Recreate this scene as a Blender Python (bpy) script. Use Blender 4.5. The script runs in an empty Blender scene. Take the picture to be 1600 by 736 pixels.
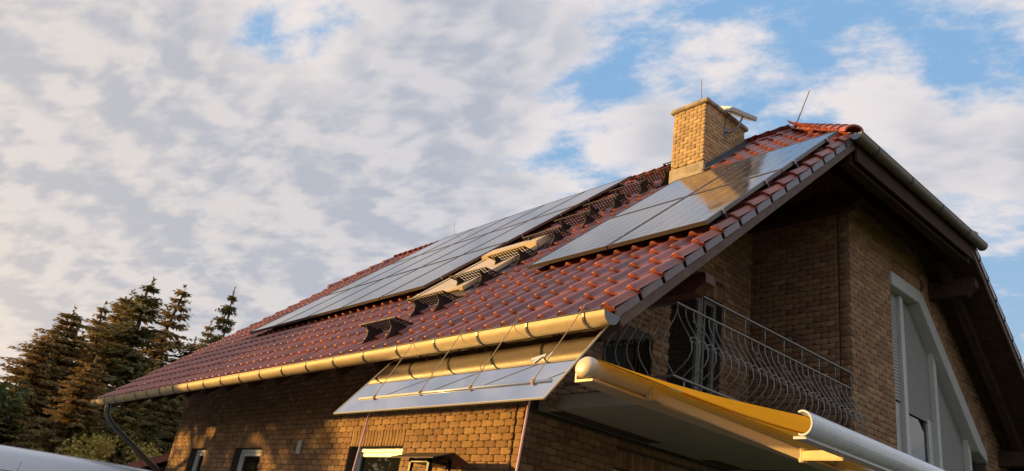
import bpy, bmesh, math, random
import numpy as np
from mathutils import Vector, Matrix
random.seed(7); rng = np.random.default_rng(7)
S = bpy.context.scene; COL = S.collection
R = math.radians
Z0 = 3.4                       # height of the eave above the ground; house coordinates have z = 0 at the eave

# ------------------------------------------------------------------ camera
cam = bpy.data.cameras.new('camera'); co = bpy.data.objects.new('camera', cam); COL.objects.link(co)
ya, pi_, ro = -0.897146155, 0.392872918, 0.151303778
Fv = Vector((math.sin(ya)*math.cos(pi_), math.cos(ya)*math.cos(pi_), math.sin(pi_)))
r0 = Vector((math.cos(ya), -math.sin(ya), 0)); u0 = r0.cross(Fv)
Rv = r0*math.cos(ro) + u0*math.sin(ro); Uv = -r0*math.sin(ro) + u0*math.cos(ro)
CAMP = Vector((3.71997733, -4.05067472, -1.80741395 + Z0))
co.matrix_world = Matrix((( Rv.x, Uv.x, -Fv.x, CAMP.x), (Rv.y, Uv.y, -Fv.y, CAMP.y), (Rv.z, Uv.z, -Fv.z, CAMP.z), (0, 0, 0, 1)))
cam.sensor_width = 36; cam.sensor_fit = 'HORIZONTAL'; cam.lens = 36*1217.11/1600; cam.clip_end = 3000; cam.clip_start = .05
S.camera = co

# ------------------------------------------------------------------ light
SUN_AZ, SUN_EL = R(39), R(4.2)               # azimuth measured from -X towards -Y
sd = Vector((-math.cos(SUN_AZ)*math.cos(SUN_EL), -math.sin(SUN_AZ)*math.cos(SUN_EL), math.sin(SUN_EL)))
sl = bpy.data.lights.new('sun', 'SUN'); sl.energy = 5.0; sl.angle = R(.9); sl.color = (1, .59, .15)
so = bpy.data.objects.new('sun', sl); COL.objects.link(so); so.rotation_euler = sd.to_track_quat('Z', 'Y').to_euler()
S.view_settings.view_transform = 'Standard'; S.view_settings.look = 'None'; S.view_settings.exposure = 0.6; S.view_settings.gamma = 1

W = bpy.data.worlds.new('World'); S.world = W; W.use_nodes = True
nt = W.node_tree; nt.nodes.clear()
def nd(nt, t, **k):
    n = nt.nodes.new(t)
    for a, v in k.items():
        if a == 'inp':
            for i, x in v.items(): n.inputs[i].default_value = x
        else: setattr(n, a, v)
    return n
def mth(nt, op, a, b=None, c=None, clamp=False):
    n = nt.nodes.new('ShaderNodeMath'); n.operation = op; n.use_clamp = clamp
    for i, x in enumerate((a, b, c)):
        if x is None: continue
        if isinstance(x, (int, float)): n.inputs[i].default_value = x
        else: nt.links.new(x, n.inputs[i])
    return n.outputs[0]
def mapr(nt, v, a, b, c=0., d=1., smooth=True):
    n = nd(nt, 'ShaderNodeMapRange', interpolation_type='SMOOTHSTEP' if smooth else 'LINEAR', inp={1: a, 2: b, 3: c, 4: d})
    nt.links.new(v, n.inputs[0]); return n.outputs[0]
def mixc(nt, f, a, b):
    n = nt.nodes.new('ShaderNodeMix'); n.data_type = 'RGBA'
    for i, x in ((0, f), (6, a), (7, b)):
        if isinstance(x, (int, float)): n.inputs[i].default_value = x
        elif isinstance(x, tuple): n.inputs[i].default_value = (*x, 1)
        else: nt.links.new(x, n.inputs[i])
    return n.outputs[2]
SKY_K = 0.12
sky = nd(nt, 'ShaderNodeTexSky', sky_type='NISHITA', sun_disc=False, sun_elevation=R(3.0), sun_rotation=math.atan2(sd.x, sd.y), altitude=50, air_density=1.0, dust_density=.6, ozone_density=1.0)
tc = nd(nt, 'ShaderNodeTexCoord'); D = tc.outputs['Generated']
sep = nd(nt, 'ShaderNodeSeparateXYZ'); nt.links.new(D, sep.inputs[0])
zc = mth(nt, 'MAXIMUM', mth(nt, 'ADD', sep.outputs[2], .34), .12)
px = mth(nt, 'DIVIDE', sep.outputs[0], zc); py = mth(nt, 'DIVIDE', sep.outputs[1], zc)
cmb = nd(nt, 'ShaderNodeCombineXYZ'); nt.links.new(px, cmb.inputs[0]); nt.links.new(py, cmb.inputs[1])
# broken cloud sheet: large masses, puffs, fine wisps, and the same puffs sampled a little towards the sun for their lit sides
def noise(vec, sc, det, rg, dist=0.):
    n = nd(nt, 'ShaderNodeTexNoise', inp={'Scale': sc, 'Detail': det, 'Roughness': rg, 'Distortion': dist}); nt.links.new(vec, n.inputs['Vector']); return n.outputs[0]
mp = nd(nt, 'ShaderNodeMapping', vector_type='TEXTURE'); nt.links.new(cmb.outputs[0], mp.inputs[0]); mp.inputs['Rotation'].default_value = (0, 0, R(28)); mp.inputs['Scale'].default_value = (1.35, .85, 1)
vecp = mp.outputs[0]
off = nd(nt, 'ShaderNodeVectorMath', operation='ADD'); nt.links.new(cmb.outputs[0], off.inputs[0]); off.inputs[1].default_value = (-.034, -.018, 0)
mp2 = nd(nt, 'ShaderNodeMapping', vector_type='TEXTURE'); nt.links.new(off.outputs[0], mp2.inputs[0]); mp2.inputs['Rotation'].default_value = (0, 0, R(28)); mp2.inputs['Scale'].default_value = (1.35, .85, 1)
nbig = noise(vecp, 2.3, 4., .5); npf = noise(vecp, 7.0, 12., .63, .1); nl1 = noise(vecp, 7.0, 4., .55, .1); nl2 = noise(mp2.outputs[0], 7.0, 4., .55, .1); nfin = noise(vecp, 22., 6., .65, .2)
def blob(c, width, amp, acc):
    # a broad bank of cloud (amp > 0) or an opening (amp < 0) round a direction of the sky
    v = nd(nt, 'ShaderNodeVectorMath', operation='DOT_PRODUCT'); nt.links.new(D, v.inputs[0]); v.inputs[1].default_value = Vector(c).normalized()
    w = mapr(nt, v.outputs['Value'], math.cos(R(width)), 1.0, 0., amp)
    return w if acc is None else mth(nt, 'ADD', acc, w)
bias = None
for c, wd, am in [((-.93, .14, .33), 38, .27), ((-.807, .43, .405), 15, .12), ((-.99, -.15, .3), 40, .10), ((-.786, .288, .547), 9, -.27), ((-.385, .685, .619), 12, -.16),
                  ((-.623, .589, .515), 6.5, -.14), ((-.236, .805, .545), 5, -.12), ((-.272, .896, .352), 8, -.18), ((-.335, .765, .55), 5.5, .10),
                  ((-.24, .85, .46), 8, .17), ((-.583, .636, .506), 4.5, .10), ((-.721, .378, .581), 7, .18), ((-.645, .491, .585), 8, .16), ((-.70, .49, .50), 7, -.04),
                  ((-.50, .68, .53), 8, .12)]:
    bias = blob(c, wd, am, bias)
dn = mth(nt, 'ADD', mth(nt, 'ADD', mth(nt, 'MULTIPLY', npf, 1.1), mth(nt, 'MULTIPLY', nbig, .42)), mth(nt, 'ADD', mth(nt, 'MULTIPLY', nfin, .2), bias))
alpha = mapr(nt, dn, .70, .96)
thick = mapr(nt, mth(nt, 'ADD', mth(nt, 'MULTIPLY', npf, .30), mth(nt, 'ADD', mth(nt, 'MULTIPLY', bias, 1.15), mth(nt, 'MULTIPLY', nbig, .35))), .24, .66)
edge = mapr(nt, mth(nt, 'SUBTRACT', nl1, nl2), -.09, .09)
sunv = nd(nt, 'ShaderNodeVectorMath', operation='DOT_PRODUCT'); nt.links.new(D, sunv.inputs[0]); sunv.inputs[1].default_value = Vector((-.8, -.55, .1)).normalized()
warm = mapr(nt, sunv.outputs['Value'], .30, 1.0)
white = mixc(nt, warm, (.60, .545, .525), (.70, .60, .50))
grey = mixc(nt, warm, (.285, .305, .355), (.375, .355, .36))
shade = mth(nt, 'MULTIPLY', mth(nt, 'MULTIPLY', thick, .92), mth(nt, 'SUBTRACT', 1.0, mth(nt, 'MULTIPLY', edge, .55)))
cloud = mixc(nt, shade, white, grey)
# clear air: the physical sky plus the blue of the photograph's dusk
low = mapr(nt, sep.outputs[2], .05, .62)
blue = mixc(nt, low, (.29/SKY_K, .40/SKY_K, .51/SKY_K), (.175/SKY_K, .325/SKY_K, .53/SKY_K))
clear = mixc(nt, .88, sky.outputs[0], blue)
cloudk = nd(nt, 'ShaderNodeVectorMath', operation='SCALE'); nt.links.new(cloud, cloudk.inputs[0]); cloudk.inputs[3].default_value = 1.0/SKY_K
# glow of the low sun through the haze near the horizon on the sunward side
glow = mth(nt, 'MULTIPLY', mapr(nt, sunv.outputs['Value'], .62, 1.0), mapr(nt, sep.outputs[2], .34, .02))
final0 = mixc(nt, mth(nt, 'MULTIPLY', alpha, .90), clear, cloudk.outputs[0])
final = mixc(nt, mth(nt, 'MULTIPLY', glow, .95), final0, (.80/SKY_K, .62/SKY_K, .42/SKY_K))
bg = nd(nt, 'ShaderNodeBackground', inp={1: SKY_K}); nt.links.new(final, bg.inputs[0])
wo = nd(nt, 'ShaderNodeOutputWorld'); nt.links.new(bg.outputs[0], wo.inputs[0])

# ------------------------------------------------------------------ materials
def mat(name, col, rough=.7, metal=0., var=0., vscale=8., bump=0., bscale=60., piece=0., col2=None, spec=.5, coat=0., stain=0., stain_col=None, trans=0.):
    m = bpy.data.materials.new(name); m.use_nodes = True; t = m.node_tree; b = t.nodes['Principled BSDF']
    b.inputs['Roughness'].default_value = rough; b.inputs['Metallic'].default_value = metal
    b.inputs['Specular IOR Level'].default_value = spec; b.inputs['Coat Weight'].default_value = coat; b.inputs['Coat Roughness'].default_value = .08
    geo = nd(t, 'ShaderNodeNewGeometry'); c = nd(t, 'ShaderNodeRGB'); c.outputs[0].default_value = (*col, 1); out = c.outputs[0]
    if piece:
        oi = nd(t, 'ShaderNodeObjectInfo')
        rnd = mth(t, 'FRACT', mth(t, 'ADD', oi.outputs['Random'], geo.outputs['Random Per Island']))
        out = mixc(t, mth(t, 'MULTIPLY', rnd, piece), out, tuple(col2 or [x*.6 for x in col]))
        hs = nd(t, 'ShaderNodeHueSaturation'); t.links.new(out, hs.inputs['Color'])
        t.links.new(mapr(t, mth(t, 'FRACT', mth(t, 'MULTIPLY', rnd, 17.3)), 0, 1, .82, 1.16, False), hs.inputs['Value']); out = hs.outputs[0]
    if var:
        n = nd(t, 'ShaderNodeTexNoise', inp={'Scale': vscale, 'Detail': 6., 'Roughness': .65}); t.links.new(geo.outputs['Position'], n.inputs['Vector'])
        hs = nd(t, 'ShaderNodeHueSaturation'); t.links.new(out, hs.inputs['Color']); t.links.new(mapr(t, n.outputs[0], .25, .75, 1-var, 1+var), hs.inputs['Value']); out = hs.outputs[0]
        t.links.new(mapr(t, n.outputs[0], .3, .7, max(.02, rough-.1*var-.04), min(1, rough+.25*var)), b.inputs['Roughness'])
    if stain:
        n = nd(t, 'ShaderNodeTexNoise', inp={'Scale': 2.2, 'Detail': 8., 'Roughness': .7}); t.links.new(geo.outputs['Position'], n.inputs['Vector'])
        out = mixc(t, mapr(t, n.outputs[0], .5, .68, 0, stain), out, tuple(stain_col or [x*.4 for x in col]))
    if bump:
        n = nd(t, 'ShaderNodeTexNoise', inp={'Scale': bscale, 'Detail': 5., 'Roughness': .6}); t.links.new(geo.outputs['Position'], n.inputs['Vector'])
        bp = nd(t, 'ShaderNodeBump', inp={0: bump, 1: .01}); t.links.new(n.outputs[0], bp.inputs['Height']); t.links.new(bp.outputs[0], b.inputs['Normal'])
    t.links.new(out, b.inputs['Base Color'])
    if trans:
        tr = nd(t, 'ShaderNodeBsdfTranslucent'); t.links.new(out, tr.inputs[0]); ms = nd(t, 'ShaderNodeMixShader', inp={0: trans})
        t.links.new(b.outputs[0], ms.inputs[1]); t.links.new(tr.outputs[0], ms.inputs[2]); t.links.new(ms.outputs[0], t.nodes['Material Output'].inputs[0])
    return m
M = {}
M['tile'] = mat('glazed_clay_tile', (.33, .078, .042), .38, var=.32, vscale=3, piece=.9, col2=(.19, .050, .042), bump=.15, bscale=50, spec=.6, stain=.5, stain_col=(.11, .055, .042))
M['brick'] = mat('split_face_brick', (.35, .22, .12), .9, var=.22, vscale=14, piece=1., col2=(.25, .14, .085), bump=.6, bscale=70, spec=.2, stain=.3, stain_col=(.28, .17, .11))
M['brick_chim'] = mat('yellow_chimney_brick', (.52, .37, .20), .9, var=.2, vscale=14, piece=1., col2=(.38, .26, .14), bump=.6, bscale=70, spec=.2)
M['mortar'] = mat('mortar', (.085, .065, .05), .95, var=.2, bump=.5)
M['mortar_l'] = mat('chimney_mortar', (.20, .16, .10), .95, var=.2, bump=.5)
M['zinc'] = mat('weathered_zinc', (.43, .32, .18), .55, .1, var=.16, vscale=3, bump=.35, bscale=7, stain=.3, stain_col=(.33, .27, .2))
M['zinc_d'] = mat('shaded_zinc', (.17, .145, .11), .5, .2, var=.2)  # upper gutter's zinc, darkened in its colour for the shaded gable side
M['zinc_c'] = mat('bare_zinc', (.17, .18, .21), .5, .3, var=.1)
M['lead'] = mat('lead_flashing', (.09, .10, .12), .45, .3, var=.2, bump=.2, bscale=20)
M['wood'] = mat('dark_stained_wood', (.055, .032, .02), .85, spec=.15, var=.3, vscale=6, bump=.3, bscale=40)
M['wood_r'] = mat('red_brown_beam', (.09, .036, .024), .6, var=.3, vscale=6, bump=.3, bscale=40)
M['barge'] = mat('barge_board', (.13, .09, .075), .75, spec=.25, var=.3, vscale=6, bump=.2)
M['verge'] = mat('grey_verge_tile', (.12, .10, .115), .3, var=.2, spec=.7)
M['black'] = mat('black_steel', (.018, .016, .015), .5, .3, var=.3, bump=.1)
M['brownsteel'] = mat('brown_painted_steel', (.016, .011, .009), .6, .0, var=.3)
M['frame'] = mat('dark_panel_frame', (.12, .095, .085), .38, .7)
M['alu'] = mat('aluminium', (.34, .34, .34), .5, .6)
M['shutter'] = mat('bronze_shutter', (.55, .43, .29), .5, .1, var=.1, vscale=3)
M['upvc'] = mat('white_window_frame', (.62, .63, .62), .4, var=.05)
M['upvc_g'] = mat('pale_grey_cladding', (.50, .50, .48), .45, var=.06)
M['blind'] = mat('grey_screen_blind', (.25, .25, .235), .75, var=.06, bump=.3, bscale=150)
M['frame_g'] = mat('shaded_door_frame', (.25, .25, .24), .5)  # white balcony door frame, with the shade of the recess put into its grey
M['slats'] = mat('grey_roller_shutter', (.38, .375, .36), .5, var=.05)
M['plaster'] = mat('white_soffit_plaster', (.42, .41, .36), .85, var=.08, vscale=3, stain=.25, stain_col=(.31, .30, .25))
M['iron'] = mat('grey_wrought_iron', (.24, .24, .23), .5, .4, var=.2)
M['cream'] = mat('cream_awning_metal', (.66, .55, .40), .38, .1, var=.05)
M['white'] = mat('white_powder_coat', (.66, .68, .70), .3, var=.06, vscale=4, coat=.3)
M['fabric'] = mat('ochre_awning_cloth', (1.0, .46, .02), .85, var=.08, vscale=9, bump=.3, bscale=240, trans=.5)
M['rope_p'] = mat('pink_rope', (.72, .42, .42), .8, piece=.4)
M['rope'] = mat('natural_cord', (.45, .34, .2), .85)
M['concrete'] = mat('weathered_concrete', (.36, .30, .22), .95, var=.35, vscale=9, bump=.6, stain=.6, stain_col=(.13, .11, .09))
M['sheet'] = mat('mirror_polished_sheet', (.60, .61, .66), .05, 1., var=.02)
M['edge'] = mat('sheet_edge', (.62, .55, .42), .4, .3)
M['antenna'] = mat('grey_antenna_plastic', (.62, .64, .64), .45, var=.04)
M['pipe'] = mat('brown_downpipe', (.11, .10, .085), .4, .4, var=.25)
M['trunk'] = mat('bark', (.09, .065, .045), .95, var=.4, bump=.8, bscale=30)
M['spruce'] = mat('spruce_needles', (.28, .225, .085), .75, piece=1., col2=(.09, .10, .04), spec=.2, trans=.3)
M['spruce2'] = mat('brownish_spruce_needles', (.38, .24, .095), .75, piece=1., col2=(.19, .15, .06), spec=.2, trans=.3)
M['leaf'] = mat('green_leaves', (.13, .14, .04), .65, piece=1., col2=(.05, .07, .02), spec=.3, trans=.3)
M['leaf_y'] = mat('yellow_green_leaves', (.62, .47, .10), .6, piece=1., col2=(.30, .26, .07), spec=.3, trans=.3)
M['grass'] = mat('lawn', (.06, .085, .025), .95, var=.5, vscale=3, bump=.6, bscale=25)
M['paving'] = mat('paving', (.13, .12, .11), .9, var=.2, vscale=3, bump=.2, bscale=20)
M['van'] = mat('white_van_paint', (.60, .62, .66), .25, coat=.5, var=.03)
M['rubber'] = mat('black_rubber', (.02, .02, .02), .7)
M['render'] = mat('pale_render', (.55, .52, .48), .9, var=.1)
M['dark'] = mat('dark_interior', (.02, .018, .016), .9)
def glassmat(name, col, rough, spec=.9, ior=1.5):
    m = mat(name, col, rough); b = m.node_tree.nodes['Principled BSDF']; b.inputs['IOR'].default_value = ior; b.inputs['Specular IOR Level'].default_value = .5
    return m
M['glass'] = glassmat('window_glass', (.012, .013, .013), .02, ior=1.75)
def pvmat():
    m = glassmat('solar_glass', (.016, .019, .032), .075, ior=1.72); t = m.node_tree; b = t.nodes['Principled BSDF']
    tcn = nd(t, 'ShaderNodeTexCoord'); s = nd(t, 'ShaderNodeSeparateXYZ'); t.links.new(tcn.outputs['UV'], s.inputs[0])
    def line(v, n, w):
        f = mth(t, 'FRACT', mth(t, 'MULTIPLY', v, n)); return mth(t, 'LESS_THAN', mth(t, 'ABSOLUTE', mth(t, 'SUBTRACT', f, .5)), w)
    g1 = mth(t, 'MAXIMUM', line(s.outputs[0], 6, .016), line(s.outputs[1], 10, .016))
    g2 = line(s.outputs[0], 18, .016)
    g = mth(t, 'MAXIMUM', g1, mth(t, 'MULTIPLY', g2, .35))
    base = mixc(t, g, (.016, .019, .032), (.42, .42, .44)); t.links.new(base, b.inputs['Base Color'])
    n = nd(t, 'ShaderNodeTexNoise', inp={'Scale': 2.5, 'Detail': 7., 'Roughness': .7}); geo = nd(t, 'ShaderNodeNewGeometry'); t.links.new(geo.outputs['Position'], n.inputs['Vector'])
    t.links.new(mapr(t, n.outputs[0], .35, .7, .05, .15), b.inputs['Roughness'])
    return m
M['pv'] = pvmat()

# ------------------------------------------------------------------ builders (all coordinates are house coordinates, z = 0 at the eave)
def TH(name, label=None, cat=None, loc=(0, 0, 0), group=None, kind=None):
    o = bpy.data.objects.new(name, None); COL.objects.link(o); o.location = (loc[0], loc[1], loc[2]+Z0); o.empty_display_size = .2
    return tag(o, label, cat, group, kind)
def tag(o, label=None, cat=None, group=None, kind=None):
    if label: o['label'] = label
    if cat: o['category'] = cat
    if group: o['group'] = group
    if kind: o['kind'] = kind
    return o
def origin(p):
    v = Vector((0, 0, 0))
    while p is not None: v += Vector(p.location); p = p.parent
    return v
class MB:
    def __init__(s): s.v = []; s.f = []; s.uv = {}
    def add(s, vs, fs):
        n = len(s.v); s.v += [tuple(v) for v in vs]; s.f += [tuple(i+n for i in f) for f in fs]; return s
    def box(s, a, b):
        x0, y0, z0 = a; x1, y1, z1 = b
        return s.add([(x0,y0,z0),(x1,y0,z0),(x1,y1,z0),(x0,y1,z0),(x0,y0,z1),(x1,y0,z1),(x1,y1,z1),(x0,y1,z1)], [(0,3,2,1),(4,5,6,7),(0,1,5,4),(1,2,6,5),(2,3,7,6),(3,0,4,7)])
    def obox(s, c, ax, ay, az):
        c, ax, ay, az = map(Vector, (c, ax, ay, az)); vs = []
        for k in (-1, 1):
            for i, j in ((-1,-1),(1,-1),(1,1),(-1,1)): vs.append(c+ax*i+ay*j+az*k)
        return s.add(vs, [(0,3,2,1),(4,5,6,7),(0,1,5,4),(1,2,6,5),(2,3,7,6),(3,0,4,7)])
    def beam(s, p, q, w, h, up=(0, 0, 1)):
        p, q = Vector(p), Vector(q); d = (q-p); L = d.length; d.normalize(); side = d.cross(Vector(up)).normalized(); u = side.cross(d)
        return s.obox((p+q)/2, d*L/2, side*w/2, u*h/2)
    def tube(s, pts, r, n=8, cap=True):
        pts = [Vector(p) for p in pts]; base = len(s.v); m = len(pts); rr = r if isinstance(r, (list, tuple)) else [r]*m
        t0 = (pts[1]-pts[0]).normalized(); a = t0.orthogonal().normalized()
        for i, p in enumerate(pts):
            t = (pts[min(i+1, m-1)]-pts[max(i-1, 0)]).normalized(); a = (a-t*a.dot(t)).normalized(); b = t.cross(a)
            for k in range(n):
                th = 2*math.pi*k/n; s.v.append(tuple(p+(a*math.cos(th)+b*math.sin(th))*rr[i]))
        for i in range(m-1):
            for k in range(n):
                s.f.append((base+i*n+k, base+i*n+(k+1) % n, base+(i+1)*n+(k+1) % n, base+(i+1)*n+k))
        if cap: s.f.append(tuple(base+k for k in range(n))[::-1]); s.f.append(tuple(base+(m-1)*n+k for k in range(n)))
        return s
    def prism(s, poly, d):
        # closed planar polygon (3-D points) pushed along d
        n = len(poly); P = [Vector(p) for p in poly]; d = Vector(d)
        return s.add(P+[p+d for p in P], [tuple(range(n))[::-1], tuple(range(n, 2*n))]+[(i, (i+1) % n, n+(i+1) % n, n+i) for i in range(n)])
    def build(s, name, m, parent=None, smooth=False, bevel=0., label=None, kind=None):
        o3 = origin(parent); me = bpy.data.meshes.new(name)
        me.from_pydata([(v[0]-o3.x, v[1]-o3.y, v[2]+Z0-o3.z) for v in s.v], [], s.f)
        bm = bmesh.new(); bm.from_mesh(me); bmesh.ops.recalc_face_normals(bm, faces=bm.faces)
        if bevel: bmesh.ops.bevel(bm, geom=bm.edges[:], offset=bevel, segments=2, affect='EDGES', clamp_overlap=True)
        bm.to_mesh(me); bm.free()
        me.materials.append(M[m]); o = bpy.data.objects.new(name, me); COL.objects.link(o); o.parent = parent
        if smooth: me.polygons.foreach_set('use_smooth', [True]*len(me.polygons))
        if label: o['label'] = label
        if kind: o['kind'] = kind
        return o
def rawmesh(name, V, F, m, smooth=False):
    me = bpy.data.meshes.new(name); V = np.asarray(V, dtype=np.float32); me.vertices.add(len(V)); me.vertices.foreach_set('co', V.ravel())
    ls = np.fromiter((len(f) for f in F), dtype=np.int32, count=len(F)) if not isinstance(F, np.ndarray) else np.full(len(F), F.shape[1], np.int32)
    li = (np.concatenate([np.asarray(f, np.int32) for f in F]) if not isinstance(F, np.ndarray) else F.ravel()).astype(np.int32)
    me.loops.add(len(li)); me.loops.foreach_set('vertex_index', li); me.polygons.add(len(ls))
    st = np.concatenate([[0], np.cumsum(ls)[:-1]]).astype(np.int32); me.polygons.foreach_set('loop_start', st); me.polygons.foreach_set('loop_total', ls)
    me.update(calc_edges=True); me.validate(); me.materials.append(m)
    if smooth: me.polygons.foreach_set('use_smooth', [True]*len(me.polygons))
    return me
def flatnose(me, per, k):
    sm = np.ones(len(me.polygons), bool); sm = sm.reshape(-1, per); sm[:, -k:] = False; me.polygons.foreach_set('use_smooth', sm.ravel())
def joined(name, base, mats, m, parent, smooth=False, kind='stuff'):
    # base: list of (V, F) variants; mats: list of (variant index, 4x4 world matrix in house coordinates)
    if not mats: return None
    o3 = origin(parent); Vs = []; Fs = []; n = 0
    for vi, T in mats:
        V, F = base[vi]; T = np.array(T); P = V@T[:3, :3].T+T[:3, 3]; Vs.append(P); Fs.append(F+n); n += len(V)
    V = np.concatenate(Vs); V = V-np.array([o3.x, o3.y, o3.z-Z0]); F = np.concatenate(Fs)
    me = rawmesh(name, V, F, M[m], smooth); o = bpy.data.objects.new(name, me); COL.objects.link(o); o.parent = parent
    if kind: o['kind'] = kind
    return o
def single(name, me, T, parent):
    o = bpy.data.objects.new(name, me); COL.objects.link(o); o.parent = parent; o3 = origin(parent)
    T = Matrix(T); T.translation = T.translation+Vector((0, 0, Z0))-o3; o.matrix_basis = T; return o
def pxsize(p):
    d = Vector((p[0], p[1], p[2]+Z0))-CAMP; z = d.dot(Fv)
    if z < .1: return 0, 0
    x = 800+1217*d.dot(Rv)/z; y = 368-1217*d.dot(Uv)/z
    if not (-10 < x < 1610 and -10 < y < 746): return 0, 0
    return 1217/z, d.length

TH_ = 0.721985281; c_, s_ = math.cos(TH_), math.sin(TH_)
def RP(x, u, h=0.): return Vector((x, u*c_-h*s_, u*s_+h*c_))
RN = Vector((0, -s_, c_)); RU = Vector((0, c_, s_)); RX = Vector((1, 0, 0))
HW, L = 5.5007, 13.515; ZR = HW*math.tan(TH_); SR = HW/c_           # half width, length, ridge height, slope length
DH, DH2, HX, HX2 = 4.99, 5.59, 1.71, .70                             # half hips (slope length to their eaves, run)
def zroof(y): return (y if y < HW else 2*HW-y)*math.tan(TH_)

# ------------------------------------------------------------------ ground
g = MB(); g.add([(-400,-400,-3.4),(400,-400,-3.4),(400,400,-3.4),(-400,400,-3.4)], [(0,1,2,3)])
g.build('ground', 'grass', kind='structure')
g = MB(); g.box((-17,-9,-3.45), (8,1.4,-3.38)); g.build('driveway', 'paving', kind='structure')

# ------------------------------------------------------------------ house
house = TH('house', 'brick house with a red tiled half hipped roof and a recessed balcony', 'house', (-7, 5.5, -3.4))

# --- bricks
BL, BH, BLU, BHU = .1865, .0665, .195, .0745
def brick_variant(L_, H_, seed, D_=.03, nx=4, nz=2, j=.0045):
    r = np.random.default_rng(seed); V = []; F = []
    xs = np.linspace(-L_/2, L_/2, nx+1); zs = np.linspace(-H_/2, H_/2, nz+1)
    for k, z in enumerate(zs):
        for i, x in enumerate(xs):
            e = i in (0, nx) or k in (0, nz); V.append((x+r.uniform(-.0015, .0015), (-.0095 if e else -.012)-r.uniform(0, j)*(1 if not e else .5), z+r.uniform(-.0015, .0015)))
    for k in range(nz):
        for i in range(nx): a = k*(nx+1)+i; F.append((a, a+1, a+nx+2, a+nx+1))
    b = len(V); V += [(-L_/2, D_, -H_/2), (L_/2, D_, -H_/2), (L_/2, D_, H_/2), (-L_/2, D_, H_/2)]
    c00, c10, c01, c11 = 0, nx, nz*(nx+1), nz*(nx+1)+nx
    F += [(b, b+1, c10, c00), (b+1, b+2, c11, c10), (b+2, b+3, c01, c11), (b+3, b, c00, c01)]
    return np.array(V), np.array(F)
BV = [brick_variant(BL, BH, k) for k in range(6)]
BME = [rawmesh('brick', v, f, M['brick']) for v, f in BV]
SV = [brick_variant(.058, .203, 20+k, nx=2, nz=3) for k in range(4)]
SME = [rawmesh('soldier_brick', v, f, M['brick']) for v, f in SV]
def wall_T(frame, u, v, d=0., rot=0., scale=1.):
    o, ux = frame; ux = Vector(ux); n_in = Vector((0, 0, 1)).cross(ux)                     # local +y points into the wall
    Rm = Matrix(((ux.x, n_in.x, 0, 0), (ux.y, n_in.y, 0, 0), (0, 0, 1, 0), (0, 0, 0, 1)))
    p = Vector(o)+ux*u+n_in*d+Vector((0, 0, v)); T = Matrix.Translation(p)@Rm
    if rot: T = T@Matrix.Rotation(rot, 4, 'Y')
    if scale != 1.: T = T@Matrix.Diagonal((scale, 1, 1, 1))
    return T
ALLB = []           # (importance, kind, variant, matrix, wall object, scale)
def lay(frame, wall, width, z0, z1, top, holes, off=0., joint=None, bw=BLU, kindmat='brick', close=0):
    """courses of bricks in the wall plane; top(u) gives the wall top, holes are (u0, u1, zb, zt(u))"""
    n = int((z1-z0)/BHU)
    for k in range(n+1):
        z = z0+BHU*(k+.5)
        if z > z1-.01: break
        edges = [(0., width)]
        def cut(a, b):
            nonlocal edges; e2 = []
            for (p, q) in edges:
                if b <= p or a >= q: e2.append((p, q)); continue
                if a > p: e2.append((p, a))
                if b < q: e2.append((b, q))
            edges = e2
        if joint is not None: cut(joint-.009, joint+.009)
        us = np.linspace(0, width, 241)
        for (a, b, zb, zt) in holes:
            ins = [u for u in us if a-1e-6 <= u <= b+1e-6 and zb-BHU*.4 < z < zt(u)+BHU*.35]
            if ins:
                lo, hi = min(ins), max(ins)
                cut(a if lo-a < .05 else lo, b if b-hi < .05 else hi)
        bad = [u for u in us if z > top(u)+BHU]
        if bad:
            good = [u for u in us if z <= top(u)+BHU]
            if not good: break
            edges = [(max(p, min(good)), min(q, max(good))) for p, q in edges if min(q, max(good)) > max(p, min(good))]
        ph = (off+(.5*bw if k % 2 else 0.)) % bw
        for (p, q) in edges:
            u = math.floor((p-ph)/bw)*bw+ph
            while u < q-1e-4:
                a, b = max(u, p), min(u+bw, q)
                u += bw
                ln = b-a-(BLU-BL)
                if ln < .018: continue
                T = wall_T(frame, (a+b)/2, z, d=random.uniform(-.002, .003), rot=random.uniform(-.008, .008), scale=ln/BL)
                sz, dist = pxsize(T.translation)
                ALLB.append((sz if ln > BL*.93 else sz*.0, 0, random.randrange(6), T, wall))
def soldiers(frame, wall, u0, u1, v0, v1=None, joint_w=.0705):
    v1 = v0 if v1 is None else v1; Ld = math.hypot(u1-u0, v1-v0); n = max(1, round(Ld/joint_w)); ang = math.atan2(v1-v0, u1-u0)
    for i in range(n):
        t = (i+.5)/n; u = u0+(u1-u0)*t-math.sin(ang)*.1025; v = v0+(v1-v0)*t+math.cos(ang)*.1025
        T = wall_T(frame, u, v, d=random.uniform(-.002, .002), rot=-ang)
        sz, dist = pxsize(T.translation); ALLB.append((sz*.8, 1, random.randrange(4), T, wall))
def backing(name, frame, segs, thick=.24, material='mortar'):
    """segs: (u0, u1, zb0, zb1, zt0, zt1) solid strips of the wall"""
    o, ux = frame; ux = Vector(ux); n_in = Vector((0, 0, 1)).cross(ux); m = MB()
    for (a, b, zb0, zb1, zt0, zt1) in segs:
        P = [Vector(o)+ux*a+Vector((0, 0, zb0)), Vector(o)+ux*b+Vector((0, 0, zb1)), Vector(o)+ux*b+Vector((0, 0, zt1)), Vector(o)+ux*a+Vector((0, 0, zt0))]
        m.prism([p+n_in*.004 for p in P], n_in*thick)
    w = m.build(name, material, house); return w

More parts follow.
